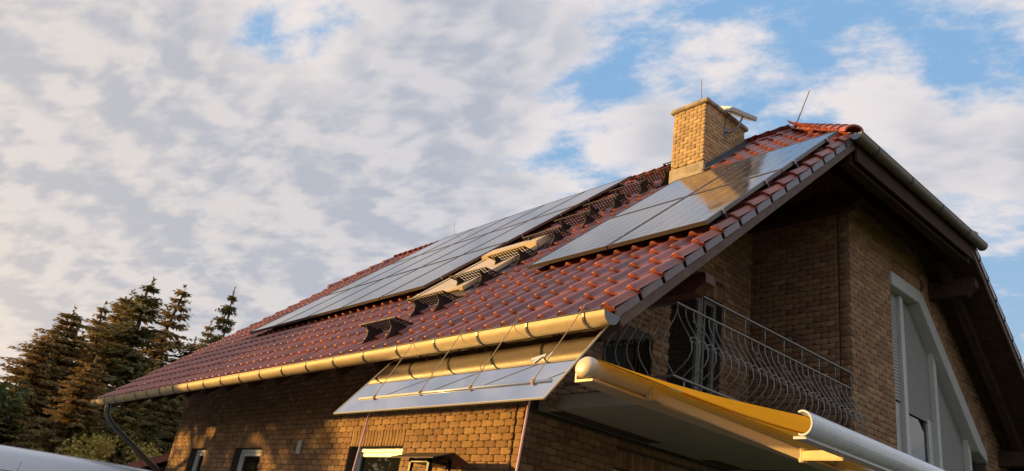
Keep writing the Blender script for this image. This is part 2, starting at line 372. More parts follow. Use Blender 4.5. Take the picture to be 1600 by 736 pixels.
# facade under the long eave (faces -Y)
XW, YW, XL = -2.43, 1.40, -12.81
FW = XW-XL; FR = ((XL, YW, 0), (1, 0, 0))
wins = [(-11.72, -10.99), (-9.67, -8.61), (-5.87, -4.59)]
WT, WB = -.69, -1.95
ZT = zroof(YW)-.16
segs = []; pu = 0.
for a, b in wins:
    a -= XL; b -= XL; segs += [(pu, a, -3.4, -3.4, ZT, ZT), (a, b, -3.4, -3.4, WB, WB), (a, b, WT, WT, ZT, ZT)]; pu = b
segs.append((pu, FW-.0, -3.4, -3.4, ZT, ZT))
w_f = backing('facade_wall', FR, segs)
holes = []
for a, b in wins: holes += [(a-XL, b-XL, WB, lambda u: WT+.0), (a-XL, b-XL, WT-.02, lambda u: WT+.205)]
lay(FR, w_f, FW, -3.4+.0, ZT+.05, lambda u: ZT, holes, off=.03, joint=FW-.135)
for a, b in wins: soldiers(FR, w_f, a-XL, b-XL, WT)

# lower gable wall under the balcony slab (faces +X)
GF = ((XW, YW, 0), (0, 1, 0)); GW = 2*HW-2*YW+.6
ghole = (1.42, 2.95, -2.6, -.66)
segs = [(.24, ghole[0], -3.4, -3.4, -.312, -.312), (ghole[0], ghole[1], -3.4, -3.4, ghole[2], ghole[2]), (ghole[0], ghole[1], ghole[3], ghole[3], -.312, -.312), (ghole[1], GW, -3.4, -3.4, -.312, -.312)]
w_g = backing('gable_wall', GF, segs)
lay(GF, w_g, GW, -3.4, -.30, lambda u: -.33, [(ghole[0], ghole[1], ghole[2], lambda u: ghole[3]), (ghole[0], ghole[1], ghole[3]-.02, lambda u: ghole[3]+.205)], off=.1)
soldiers(GF, w_g, ghole[0], ghole[1], ghole[3])
def ky(y): return -4.05+(y+4.05)*.95
def kz(z): return -1.81+(z+1.81)*.95
XU = -2.12; GF2 = ((XU, YW, 0), (0, 1, 0)); YC = 5.01
# upper recessed wall behind the balcony (faces +X)
UW = YC-YW; TF = lambda u: zroof(YW+u)-.20
door = (ky(3.66)-YW, ky(4.78)-YW, -.14, kz(1.92)); win4 = (ky(2.45)-YW, ky(3.34)-YW, kz(.15), kz(.98))
segs = [(.24, win4[0], -.31, -.31, TF(.24), TF(win4[0])), (win4[0], win4[1], -.31, -.31, win4[2], win4[2]), (win4[0], win4[1], win4[3]-.25, win4[3]+0.02, TF(win4[0]), TF(win4[1])),
        (win4[1], door[0], -.31, -.31, TF(win4[1]), TF(door[0])), (door[0], door[1], door[3], door[3], TF(door[0]), TF(door[1])), (door[1], UW, -.31, -.31, TF(door[1]), TF(UW))]
w_u = backing('balcony_back_wall', GF2, segs)
lay(GF2, w_u, UW, -.31, 4.4, TF, [(win4[0], win4[1], win4[2], lambda u: win4[3]), (door[0], door[1], -.3, lambda u: door[3]), (door[0]-.01, door[1]+.01, door[3]-.02, lambda u: door[3]+.205)], off=.1)
soldiers(GF2, w_u, door[0], door[1], door[3])
# side wall of the projecting bay (faces -Y)
XB = -.71
SF = ((XU, YC, 0), (1, 0, 0)); SWd = XB-XU
HIPZ = lambda x: DH*s_-x*(ZR-DH*s_)/HX-.24
TS = lambda u: min(4.12, HIPZ(XU+u)); ub_ = (DH*s_-.24-4.12)*HX/(ZR-DH*s_)-XU
w_s = backing('bay_side_wall', SF, [(0, ub_, -.31, -.31, 4.12, 4.12), (ub_, SWd, -.31, -.31, 4.12, TS(SWd))], thick=.2)
lay(SF, w_s, SWd, -.31, 4.3, lambda u: TS(u)-.07, [], off=.05, joint=SWd-.13)
# front wall of the bay (faces +X) with the large sloping window
BF = ((XB, YC, 0), (0, 1, 0)); BW = 10.35-YC
tW = lambda u: min(zroof(YC+u), 3.30+.16-XB*.9*.3 if False else 9)-.18
wy0, wy1, wy2 = ky(6.70)-YC, ky(7.72)-YC, ky(9.83)-YC; wz0, wz2, wzb = kz(2.83), kz(.80), -.12
def wt(u): return wz0 if u <= wy1 else wz0+(wz2-wz0)*(u-wy1)/(wy2-wy1)
HB = HIPZ(XB)
def tB(u): return max(.2, min(HB, zroof(YC+u)-.16))
ub2 = 2*HW-(HB+.16)/math.tan(TH_)-YC
segs = [(0, wy0, -.31, -.31, tB(0), tB(wy0)), (wy0, wy2, -.31, -.31, wzb, wzb), (wy0, ub2, wz0, wz0, HB, HB), (ub2, wy1, wz0, wz0, HB, tB(wy1)), (wy1, wy2, wz0, wz2, tB(wy1), tB(wy2)), (wy2, BW, -.31, -.31, tB(wy2), tB(BW))]
w_b = backing('bay_front_wall', BF, segs)
slope_a = math.atan2(wz2-wz0, wy2-wy1); off_ = .205/math.cos(slope_a)
lay(BF, w_b, BW, -.31, 4.6, lambda u: tB(u)-.06, [(wy0, wy2, wzb, lambda u: wt(u)), (wy0, wy1+.08, wz0-.03, lambda u: wz0+.205), (wy1, wy2+.02, wz2-.1, lambda u: wt(u)+off_)], off=.02)
soldiers(BF, w_b, wy0, wy1+.03, wz0); soldiers(BF, w_b, wy1+.03, wy2+.05, wz0-.02, wz2-.02)
# the other two sides of the house, plain
mb = MB(); mb.box((XL+.01, 1.64, -3.4), (XL+.25, 9.6, -.0)); mb.box((XL+.25, 9.36, -3.4), (XW, 9.6, .9)); mb.prism([(XL+.01, 1.64, 0), (XL+.01, 9.6, 0), (XL+.01, 9.4, zroof(9.4)-.2), (XL+.01, 5.5, ZR-.3), (XL+.01, 1.64, zroof(1.64)-.2)], (.2, 0, 0))
mb.build('rear_wall', 'mortar', house)
# emit bricks: the 300 that show largest are objects of their own, the rest is joined wall by wall
ALLB.sort(key=lambda b: -b[0]); NB = 300
for sz, kd, vi, T, wall in ALLB[:NB]: single('soldier_brick' if kd else 'brick', (SME if kd else BME)[vi], T, wall)
rest = {}
for sz, kd, vi, T, wall in ALLB[NB:]: rest.setdefault(wall.name, [wall, []])[1].append((vi+(6 if kd else 0), T))
# quads only in both variants, so they can share one join
for nme, (wall, lst) in rest.items(): joined('brickwork', BV+SV, lst, 'brick', wall)

# --- windows
def window(frame, u0, u1, zb, zt, rec=.11, sash=True, mullions=(), name='window', lab=None, fw=.055, glass='glass', fm='upvc'):
    o, ux = frame; ux = Vector(ux); ni = Vector((0, 0, 1)).cross(ux); P = lambda u, d, z: Vector(o)+ux*u+ni*d+Vector((0, 0, z))
    w = MB()
    def bar(m, a, b, z0, z1, d0, d1):
        p, q = P(a, d0, z0), P(b, d1, z1); m.box([min(p[i], q[i]) for i in range(3)], [max(p[i], q[i]) for i in range(3)])
    bar(w, u0, u0+fw, zb, zt, rec, rec+.07); bar(w, u1-fw, u1, zb, zt, rec, rec+.07); bar(w, u0+fw, u1-fw, zt-fw, zt, rec, rec+.07); bar(w, u0+fw, u1-fw, zb, zb+fw, rec, rec+.07)
    fo = w.build(name, fm, house, bevel=.006, label=lab)
    s = MB(); a, b, c, d = u0+fw+.004, u1-fw-.004, zb+fw+.004, zt-fw-.004; k = .05
    bar(s, a, a+k, c, d, rec+.018, rec+.06); bar(s, b-k, b, c, d, rec+.018, rec+.06); bar(s, a+k, b-k, d-k, d, rec+.018, rec+.06); bar(s, a+k, b-k, c, c+k, rec+.018, rec+.06)
    s.build('sash', fm, fo, bevel=.006)
    g_ = MB(); bar(g_, a+k-.005, b-k+.005, c+k-.005, d-k+.005, rec+.04, rec+.048); g_.build('pane', glass, fo)
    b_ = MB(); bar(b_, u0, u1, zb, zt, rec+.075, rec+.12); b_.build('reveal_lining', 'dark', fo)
    sill = MB(); bar(sill, u0-.03, u1+.03, zb-.03, zb-.003, -.05, rec); sill.build('sill', 'zinc_c', fo)
    return fo
for a, b in wins: window(FR, a-XL, b-XL, WB, WT)
window(GF, *ghole, name='window')
window(GF2, win4[0], win4[1], win4[2], win4[3], rec=.14, glass='dark', fm='wood')
# balcony door: a post of white frames between two dark leaves
dr = MB(); dz = kz(1.92); Y_ = ky
for a, b in ((3.66, 3.72), (4.36, 4.46), (4.50, 4.54), (4.72, 4.78)): dr.box((XU-.17, Y_(a), -.14), (XU-.09, Y_(b), dz))
dr.box((XU-.17, Y_(3.72), dz-.06), (XU-.09, Y_(4.36), dz)); dr.box((XU-.17, Y_(4.54), dz-.06), (XU-.09, Y_(4.72), dz))
dr = dr.build('balcony_door', 'frame_g', house)
m_ = MB(); m_.box((XU-.145, Y_(3.72), -.14), (XU-.135, Y_(4.36), dz-.06)); m_.build('pane', 'glass', dr); m_ = MB(); m_.box((XU-.145, Y_(4.54), -.14), (XU-.135, Y_(4.72), dz-.06)); m_.build('pane', 'glass', dr)
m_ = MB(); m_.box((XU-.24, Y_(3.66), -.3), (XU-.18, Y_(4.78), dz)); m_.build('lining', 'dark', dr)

# sloping gable window: white box-shaped surround, posts, shutter, blinds, dark glass below
gw = MB(); X0, X1 = XB-.16, XB+.035
def PY(u, z, x=X0): return (x, YC+u, z)
t_ = .20
# surround band along the head and down the slope
A_, B_, C_ = (wy0, wz0), (wy1, wz0), (wy2, wz2)
ia, ib, ic = (wy0, wz0-t_), (wy1-.10, wz0-t_), (wy2-.30, wz2-.02)
gw.prism([PY(*A_), PY(*B_), PY(*ib), PY(*ia)], (X1-X0, 0, 0)); gw.prism([PY(*B_), PY(*C_), PY(wy2, wz2-.14), PY(*ic), PY(*ib)], (X1-X0, 0, 0))
gwo = gw.build('gable_window', 'upvc_g', house, bevel=.008, label='large sloping window with a thick pale grey surround')
def zhead(u): return (wz0-t_) if u <= ib[0] else ib[1]+(ic[1]-ib[1])*(u-ib[0])/(ic[0]-ib[0])
posts = [(ky(7.22), .052), (ky(8.28), .048), (ky(9.40), .048)]
for y, hw in posts:
    u = y-YC; p_ = MB(); p_.prism([PY(u-hw, wzb, XB-.15), PY(u+hw, wzb, XB-.15), PY(u+hw, zhead(u+hw)-.005, XB-.15), PY(u-hw, zhead(u-hw)-.005, XB-.15)], (.09, 0, 0)); p_.build('post', 'upvc_g', gwo)
# slatted shutter in the first bay: every slat a piece
slat = MB(); pass
me0 = None
z = zhead(0)-.03
i = 0
while z > kz(1.02):
    if me0 is None:
        bmv = bmesh.new(); bmesh.ops.create_cube(bmv, size=1.); bmesh.ops.scale(bmv, vec=(.022, .43, .040), verts=bmv.verts); bmesh.ops.bevel(bmv, geom=bmv.edges[:], offset=.008, segments=1, affect='EDGES')
        me0 = bpy.data.meshes.new('shutter_slat'); bmv.to_mesh(me0); bmv.free(); me0.materials.append(M['slats'])
    single('shutter_slat', me0, Matrix.Translation((XB-.115, ky(6.935), z)), gwo); z -= .0445
for (ya, yb, zbot) in ((ky(7.28), ky(8.225), kz(.93)), (ky(8.335), ky(9.345), -.1)):
    ua, ub = ya-YC, yb-YC; p_ = MB(); kk = [PY(ib[0], ib[1]-.01, XB-.14)] if ua < ib[0] < ub else []; p_.prism([PY(ua, zbot, XB-.14), PY(ub, zbot, XB-.14), PY(ub, zhead(ub)-.01, XB-.14)]+kk+[PY(ua, zhead(ua)-.01, XB-.14)], (.012, 0, 0)); p_.build('screen_blind', 'blind', gwo)
p_ = MB()
for ya, yb, zt_ in ((6.70, 7.16, 1.0), (7.28, 8.225, .97), (8.335, 9.345, 1.0)): p_.box((XB-.165, ky(ya), wzb), (XB-.155, ky(yb), kz(zt_)))
p_.build('pane', 'glass', gwo)
for ya, yb, zt_ in ((6.70, 7.16, 1.0), (7.28, 8.225, .97)):
    p_ = MB(); p_.box((XB-.155, ky(yb)-.15, wzb), (XB-.125, ky(yb)-.004, kz(zt_))); p_.build('sash', 'upvc_g', gwo)
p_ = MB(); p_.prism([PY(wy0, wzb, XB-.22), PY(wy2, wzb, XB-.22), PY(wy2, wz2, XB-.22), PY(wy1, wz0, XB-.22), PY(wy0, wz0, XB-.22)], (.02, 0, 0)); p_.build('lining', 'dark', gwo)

# --- balcony slab
m_ = MB(); m_.box((XW+.004, 1.55, -.305), (XB+.0, 10.2, -.155)); m_.build('balcony_slab', 'plaster', house, bevel=.006)
m_ = MB(); m_.box((XU+.004, 1.57, -.150), (XB-.03, YC-.01, -.140)); m_.build('balcony_covering', 'zinc_c', house)

# --- roof: deck, soffit, tiles
roof = MB(); HT, HU = .0, -.16
fr = [(0, 0), (0, DH), (-HX, SR), (-L+HX2, SR), (-L, DH2), (-L, 0)]
roof.prism([RP(x+(-.03 if x > -1 else .03), u, -.02) for x, u in fr], -RN*.09)
BN = Vector((0, s_, c_))
def RB(x, u, h=0.): return Vector((x, 2*HW-u*c_+h*s_, u*s_+h*c_))
roof.prism([RB(x+(-.03 if x > -1 else .03), u, -.02) for x, u in fr], -BN*.09)
zh, yh = DH*s_, DH*c_; zh2, yh2 = DH2*s_, DH2*c_
roof.prism([(.0, yh, zh-.03), (.0, 2*HW-yh, zh-.03), (-HX, HW, ZR-.03)], (0, 0, -.12))
roof.prism([(-L, yh2, zh2-.03), (-L, 2*HW-yh2, zh2-.03), (-L+HX2, HW, ZR-.03)], (0, 0, -.12))
roof = roof.build('roof', 'wood', house)

def tile_geo():
    prof = [(0, .016), (.03, .003), (.07, .000), (.098, .005), (.112, .024), (.127, .041), (.147, .053), (.168, .053), (.188, .041), (.203, .024), (.216, .012), (.236, .006)]
    T0 = .030; rows = [(-.010, -.004, .96), (.006, .0, 1.05), (.045, .0, 1.03), (.40, -.035, 1.)]; V = []; F = []; n = len(prof)
    for (y, dz, k) in rows:
        for x, h in prof: V.append((x-.112, y, h*k+T0*(1-max(y, 0)/.34)+dz*(1 if y < .3 else 0)))
    for x, h in prof: V.append((x-.112, .004, min(h, .008)-.004))     # closed nose
    for r in range(len(rows)-1):
        for i in range(n-1): a = r*n+i; F.append((a, a+1, a+n+1, a+n))
    b = len(rows)*n
    for i in range(n-1): F.append((b+i, b+i+1, i+1, i))
    return np.array(V), np.array(F)
TV = [tile_geo()]; NOSE = 11; TME = rawmesh('roof_tile', TV[0][0], TV[0][1], M['tile'], True)
for p in TME.polygons[-NOSE:]: p.use_smooth = False
RT = Matrix(((1, 0, 0, 0), (0, c_, -s_, 0), (0, s_, c_, 0), (0, 0, 0, 1)))
TW, TR = .225, .34; pv_rects = [(-2.42, -.05, 1.62, 4.75), (-10.1, -4.72, 2.0, 7.2)]
tiles = []
for r in range(22):
    u = -.07+TR*r
    for k in range(60):
        x = -.088-TW*k
        if x < -L+.1: break
        if u > DH-.25 and x > -(u-(DH-.25))/(SR-DH)*HX-.02: continue
        if u > DH2-.2 and x < -L+(u-(DH2-.2))/(SR-DH2)*HX2: continue
        if u > SR-.12: continue
        T = Matrix.Translation(RP(x+random.uniform(-.002, .002), u+random.uniform(-.004, .004), random.uniform(-.001, .002)))@RT@Matrix.Rotation(random.uniform(-.006, .006), 4, 'Z')
        sz, d_ = pxsize(T.translation); hid = any(a+.1 < x < b-.1 and c+.1 < u < d-.35 for a, b, c, d in pv_rects)
        if -3.4 < x < -2.5 and u > 5.3 and u < 6.8: continue
        tiles.append((-1 if hid else sz, T))
tiles.sort(key=lambda t: -t[0])
for sz, T in tiles[:300]: single('roof_tile', TME, T, roof)
flatnose(joined('roof_tiling', TV, [(0, T) for sz, T in tiles[300:]], 'tile', roof, smooth=True).data, len(TV[0][1]), NOSE)
# the far slope and the two half hips
RTb = Matrix.Rotation(math.pi, 4, 'Z')@RT; lst = []
for r in range(22):
    u = -.07+TR*r
    for k in range(60):
        x = -.088-TW*k
        if x < -L+.1: break
        if (u > DH-.25 and x > -(u-(DH-.25))/(SR-DH)*HX-.02) or (u > DH2-.2 and x < -L+(u-(DH2-.2))/(SR-DH2)*HX2) or u > SR-.12: continue
        lst.append((0, Matrix.Translation(RB(x, u))@RTb))
ha = math.atan2(ZR-zh, HX); RTh = Matrix.Rotation(math.pi/2, 4, 'Z')@Matrix.Rotation(ha, 4, 'X')
sl_h = math.hypot(HX, ZR-zh); hn = Vector((math.sin(ha), 0, math.cos(ha)))
for r in range(int(sl_h/TR)+1):
    u = -.02+TR*r; f = u/sl_h; half = (HW-yh)*(1-f)
    k = -int(half/TW)
    while k*TW < half-.05:
        if abs(k*TW) < half-.02: lst.append((0, Matrix.Translation(Vector((0-u*math.cos(ha), HW+k*TW, zh+u*math.sin(ha))))@RTh))
        k += 1
joined('roof_tiling', TV, lst, 'tile', roof, smooth=True)
# ridge and hip caps: overlapping half-round tiles
def cap_geo(Lc=.40, r0_=.115, r1_=.095):
    V = []; F = []; n = 9
    for (y, r, dz) in ((-.0, r0_*.9, 0), (.012, r0_, 0), (.05, r0_, 0), (.06, r0_*.95, 0), (Lc, r1_, -.012)):
        for i in range(n): a = math.pi*i/(n-1); V.append((math.cos(a)*r, y, math.sin(a)*r*.8+dz))
    for rr in range(4):
        for i in range(n-1): a = rr*n+i; F.append((a, a+1, a+n+1, a+n))
    b = len(V)
    for i in range(n): a = math.pi*i/(n-1); V.append((math.cos(a)*r0_*.75, .004, math.sin(a)*r0_*.55))
    for i in range(n-1): F.append((b+i, b+i+1, i+1, i))
    return np.array(V), np.array(F)
CV = cap_geo(); CME = rawmesh('ridge_tile', CV[0], CV[1], M['tile'], True)
def caps(p, q, lift=.0):
    p, q = Vector(p), Vector(q); d = (q-p); Ld = d.length; d.normalize(); side = d.cross(Vector((0, 0, 1))).normalized(); up = side.cross(d)
    n = max(1, round(Ld/.34)); Rm = Matrix(((side.x, d.x, up.x, 0), (side.y, d.y, up.y, 0), (side.z, d.z, up.z, 0), (0, 0, 0, 1)))
    for i in range(n): single('ridge_tile', CME, Matrix.Translation(p+d*(Ld*i/n)+up*lift)@Rm, roof)
caps((-L+HX2-.1, HW, ZR-.02), (-HX+.05, HW, ZR-.02))
caps((.03, yh-.02, zh+.05), (-HX, HW, ZR+.05)); caps((.03, 2*HW-yh+.02, zh+.05), (-HX, HW, ZR+.05))
caps((-L+.02, yh2, zh2+.05), (-L+HX2, HW, ZR+.05)); caps((-L+.02, 2*HW-yh2, zh2+.05), (-L+HX2, HW, ZR+.05))
# verge tiles with dark gaps between them, and the barge boards below
vb = bmesh.new(); bmesh.ops.create_cube(vb, size=1.); bmesh.ops.scale(vb, vec=(.018, .300, .072), verts=vb.verts); bmesh.ops.bevel(vb, geom=vb.edges[:], offset=.005, segments=1, affect='EDGES')
vme = bpy.data.meshes.new('verge_tile'); vb.to_mesh(vme); vb.free(); vme.materials.append(M['verge'])
for k in range(15):
    u = -.07+.34*k+.17
    if u > DH-.1: break
    single('verge_tile', vme, Matrix.Translation(RP(.014, u-.0, -.022))@RT@Matrix.Rotation(-.02, 4, 'X'), roof); single('verge_tile', vme, Matrix.Translation(RB(.014, u, -.022))@Matrix.Rotation(math.pi, 4, 'Z')@RT, roof)
    single('verge_tile', vme, Matrix.Translation(RP(-L-.012, u, -.058))@RT, roof)
m_ = MB(); m_.obox(RP(-.006, DH/2-.03, -.098), RU*(DH/2), RN*.038, RX*.012); m_.build('barge_board', 'barge', roof)
m_ = MB(); m_.obox(RB(-.006, DH/2-.03, -.098), Vector((0, -c_, s_))*(DH/2), BN*.038, RX*.012); m_.build('barge_board', 'barge', roof)
m_ = MB(); m_.obox(RP(-L+.012, DH2/2-.03, -.155), RU*(DH2/2), RN*.085, RX*.014); m_.build('barge_board', 'barge', roof)
m_ = MB(); m_.box((-.004, yh+.05, zh-.30), (.024, 2*HW-yh-.05, zh-.05)); m_.build('hip_fascia', 'wood', roof)
# soffit boards (both gable overhangs and the eave) and timber
bd = MB(); bd.box((0, 0, 0), (1, 1, 1))
def boards(fn, u0, u1, x0, x1, step=.14):
    u = u0
    while u < u1-.02:
        m_ = MB(); uu = min(u+step-.008, u1); a, b = fn(x0, u, -.132), fn(x0, uu, -.132); a2, b2 = fn(x1, u, -.132), fn(x1, uu, -.132); nrm = fn(0, 0, .02)-fn(0, 0, 0)
        m_.prism([a, b, b2, a2], nrm); m_.build('soffit_board', 'wood', roof); u += step
boards(RP, .02, DH+.1, -2.6, -.03); boards(RB, .02, DH+.1, -2.6, -.03, .20)
for u in (.05, .35, .65, .95, 1.25, 1.55):
    m_ = MB(); a, b = RP(-L+.03, u, -.132), RP(-L+.03, u+.29, -.132); a2, b2 = RP(-2.61, u, -.132), RP(-2.61, u+.29, -.132); m_.prism([a, b, b2, a2], RN*.02); m_.build('soffit_board', 'wood', roof)
m_ = MB(); m_.beam(RP(-.42, .1, -.20), RP(-.42, DH-.1, -.20), .11, .15, up=RN); m_.build('rafter', 'wood', roof)
m_ = MB(); m_.beam(RB(-.42, .1, -.20), RB(-.42, DH-.1, -.20), .11, .15, up=BN); m_.build('rafter', 'wood', roof)
for x in (-1.3, -2.1):
    m_ = MB(); m_.beam(RP(x, .1, -.26), RP(x, 1.45 if x < -2.3 else DH+1, -.26), .09, .13, up=RN); m_.build('rafter', 'wood', roof)
x = -3.0
while x > -13.3:
    m_ = MB(); m_.beam(RP(x, .26, -.25), RP(x, 1.6, -.25), .09, .11, up=RN); m_.build('rafter', 'wood', roof); x -= .85
# hip soffit and beams parallel to the upper gutter
_f = .62; m_ = MB(); m_.prism([(-.05, yh+.12, zh-.20), (-.05, 2*HW-yh-.12, zh-.20), (-.05-HX*_f, 2*HW-yh-.12-(HW-yh)*_f, zh-.20+(ZR-zh)*_f), (-.05-HX*_f, yh+.12+(HW-yh)*_f, zh-.20+(ZR-zh)*_f)], (0, 0, .02)); m_.build('soffit_board', 'wood', roof)
m_ = MB(); m_.box((-.16, yh+.02, zh-.34), (-.04, 2*HW-yh-.02, zh-.19)); m_.build('beam', 'wood', roof)
m_ = MB(); m_.box((-.62, yh+.1, zh-.14), (-.48, 2*HW-yh-.1, zh+.06)); m_.build('beam', 'wood', roof)
# purlins running out of the gable walls, with shaped ends
def purlin(y, x0, x1, zt, hh=.20, ww=.14, m='wood'):
    prof = [(x0, zt), (x1-.02, zt), (x1, zt-.04), (x1, zt-hh*.55), (x1-.07, zt-hh*.75), (x1-.12, zt-hh), (x0, zt-hh)]
    q_ = MB(); q_.prism([(x, y-ww/2, z) for x, z in prof], (0, ww, 0)); q_.build('purlin', m, roof)
purlin(1.34, XW-.2, -.16, .77, .18, m='wood_r')
purlin(2*HW-3.5, XB, -.06, zroof(3.5)-.24, .26)
purlin(3.5, XU, -1.2, zroof(3.5)-.30, .2)
purlin(4.85, XU, -.40, zh-.12, .20, m='wood'); purlin(2*HW-1.3, XB, -.06, zroof(1.3)-.34, .22)

# --- gutters
def gutter(name, p, q, r, out, brk=.62, endcap=True, lab=None, zm='zinc'):
    p, q, out = Vector(p), Vector(q), Vector(out).normalized(); d = (q-p); Ld = d.length; d.normalize(); up = Vector((0, 0, 1)); m = MB(); n = 12
    ring = []
    for k in range(n+1): a = math.pi*k/n; ring.append((math.cos(a)*r, -math.sin(a)*r*1.05))
    ring = [(ring[0][0]-.014, ring[0][1]+.006), (ring[0][0]+.004, ring[0][1]+.010)]+ring
    inner = [(x*.965, z*.965+.004) for x, z in ring[2:]][::-1]; loop = ring+inner
    seg = 14; V = []; nn = len(loop)
    for s2 in range(seg+1):
        base = p+d*(Ld*s2/seg)
        for x, z in loop: V.append(base+out*x+up*z)
    F = [(s2*nn+i, s2*nn+(i+1) % nn, (s2+1)*nn+(i+1) % nn, (s2+1)*nn+i) for s2 in range(seg) for i in range(nn)]
    F += [tuple(range(nn)), tuple(seg*nn+i for i in range(nn))[::-1]]
    m.add(V, F); go = m.build(name, zm, house, smooth=True, label=lab)
    mod = go.modifiers.new('edges', 'EDGE_SPLIT'); mod.split_angle = R(40)
    # bead along the front rim
    b_ = MB(); b_.tube([p+out*(r-.002)+up*.010, q+out*(r-.002)+up*.010], .0085, 8); b_.build('gutter_bead', zm, go, smooth=True)
    k = brk*.5
    while k < Ld:
        bb = MB(); c = p+d*k; pts = [c+out*(math.cos(math.pi*i/10)*(r+.005))-up*(math.sin(math.pi*i/10)*(r+.005)*1.05) for i in range(11)]
        pts = [c+out*(r-.012)+up*.024]+pts+[c-out*(r+.01)+up*.05]
        for i in range(len(pts)-1):
            bb.beam(pts[i], pts[i+1], .022, .006, up=(pts[i]+pts[i+1])/2-c)
        bb.build('gutter_bracket', 'pipe', go); k += brk
    for e, sgn in ((p, -1), (q, 1)):
        ee = MB(); ee.prism([e+d*sgn*.001+out*x+up*z for x, z in [(math.cos(math.pi*i/12)*(r+.004), -math.sin(math.pi*i/12)*(r+.004)*1.05) for i in range(13)]], d*sgn*.006); ee.build('gutter_end', 'zinc_c', go)
    return go
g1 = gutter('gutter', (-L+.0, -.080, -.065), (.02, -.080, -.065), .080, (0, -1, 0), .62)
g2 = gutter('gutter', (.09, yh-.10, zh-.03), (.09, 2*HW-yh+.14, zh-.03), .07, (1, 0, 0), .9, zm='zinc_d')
# downpipe from the far end
dp = MB(); dp.tube([(-12.50, -.08, -.13), (-12.50, -.075, -.22), (-12.505, -.06, -.31), (-12.52, .02, -.42), (-12.54, .14, -.52), (-12.70, 1.20, -1.13), (-12.74, 1.30, -1.22), (-12.73, 1.33, -1.4), (-12.73, 1.33, -3.4)], .052, 14)
dp.build('downpipe', 'pipe', house, smooth=True)

# --- chimney (built of bricks)
cx0, cx1, cy0, cy1, cz = -3.11, -2.51, 4.30, 5.32, 5.03
m_ = MB(); m_.box((cx0+.012, cy0+.012, 3.0), (cx1-.012, cy1-.012, cz)); chim = m_.build('chimney', 'mortar_l', house, label='brick chimney sunlit yellow on one side with a concrete cap')
CBU, CBH = .150, .062
CVs = [brick_variant(.140, .053, 50+k, D_=.03) for k in range(5)]; CMs = [rawmesh('chimney_brick', v, f, M['brick_chim']) for v, f in CVs]
def chim_face(o, ux, w, off, zlo, each):
    k = 0; z = 3.05
    lst = []
    while z < cz-.01:
        u = -((off+(CBU/2 if k % 2 else 0)) % CBU)
        while u < w-.005:
            a, b = max(u, 0), min(u+CBU, w); u += CBU
            if b-a < .03: continue
            pos = Vector(o)+Vector(ux)*((a+b)/2)
            if z < zlo(pos): continue
            T = wall_T((o, ux), (a+b)/2, z+CBH/2, rot=random.uniform(-.01, .01), d=random.uniform(-.002, .003), scale=(b-a-.010)/.140)
            lst.append((random.randrange(5), T))
        k += 1; z += CBH
    if each:
        for vi, T in lst: single('chimney_brick', CMs[vi], T, chim)
    else: joined('brickwork', CVs, lst, 'brick_chim', chim)
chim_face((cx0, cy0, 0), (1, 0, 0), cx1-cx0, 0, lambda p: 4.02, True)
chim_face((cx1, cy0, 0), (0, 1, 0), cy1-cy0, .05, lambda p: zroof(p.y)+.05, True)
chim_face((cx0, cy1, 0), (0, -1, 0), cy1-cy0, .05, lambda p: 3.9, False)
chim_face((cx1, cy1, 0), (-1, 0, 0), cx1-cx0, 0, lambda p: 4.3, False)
m_ = MB(); m_.box((cx0-.05, cy0-.05, cz+.001), (cx1+.05, cy1+.05, cz+.075)); m_.build('chimney_cap', 'concrete', chim, bevel=.012)
m_ = MB(); m_.box((cx0-.015, cy0-.018, 3.7), (cx1+.012, cy0-.001, 4.02)); m_.build('chimney_apron', 'concrete', chim, bevel=.004)
m_ = MB(); m_.prism([(cx1+.003, cy0-.02, zroof(cy0)-.02), (cx1+.003, cy1+.02, zroof(cy1)-.02), (cx1+.003, cy1+.02, zroof(cy1)+.18), (cx1+.003, cy0-.02, zroof(cy0)+.15)], (.035, 0, 0)); m_.obox(RP(cx1+.1, (cy0+cy1)/2/c_, .07), RU*.68, RX*.09, RN*.006); m_.build('chimney_flashing', 'lead', chim)
m_ = MB(); m_.box((cx0-.03, cy0+.02, zroof(cy0)+.11), (cx0-.0, cy1, zroof(cy0)+.13)); m_.build('flashing_lip', 'lead', chim)
m_ = MB(); m_.box((cx0+.15, cy0+.2, cz+.07), (cx1-.15, cy0+.5, cz+.11)); m_.build('flue', 'dark', chim)

# --- roof window with closed metal shutter
RWo = MB()
def rbox(m, x0, x1, u0, u1, h0, h1): m.obox(RP((x0+x1)/2, (u0+u1)/2, (h0+h1)/2), RX*(x1-x0)/2, RU*(u1-u0)/2, RN*(h1-h0)/2)
rwx0, rwx1, rwu0, rwu1 = -4.52, -3.42, 1.50, 3.10
rbox(RWo, rwx0, rwx1, rwu0, rwu1, .03, .10); rw = RWo.build('roof_window', 'lead', roof, bevel=.008, label='roof window closed by a bronze coloured shutter')
m_ = MB(); rbox(m_, rwx0-.01, rwx1+.01, rwu0-.02, rwu1-.22, .103, .128); m_.build('roof_window_shutter', 'shutter', rw, bevel=.006)
for k, (a, b) in enumerate(((rwx0, rwx0+.06), (rwx1-.06, rwx1))):
    m_ = MB(); rbox(m_, a-.012, b+.012, rwu0-.03, rwu1-.22, .09, .140); m_.build('shutter_rail', 'shutter', rw, bevel=.006)
m_ = MB(); rbox(m_, rwx0-.03, rwx1+.03, rwu1-.22, rwu1+.06, .09, .19); m_.build('shutter_box', 'shutter', rw, bevel=.02)
m_ = MB(); rbox(m_, rwx0-.12, rwx1+.12, rwu0-.16, rwu0-.02, .052, .062); rbox(m_, rwx1+.014, rwx1+.12, rwu0-.02, rwu1+.1, .058, .068); m_.build('window_flashing', 'lead', rw)

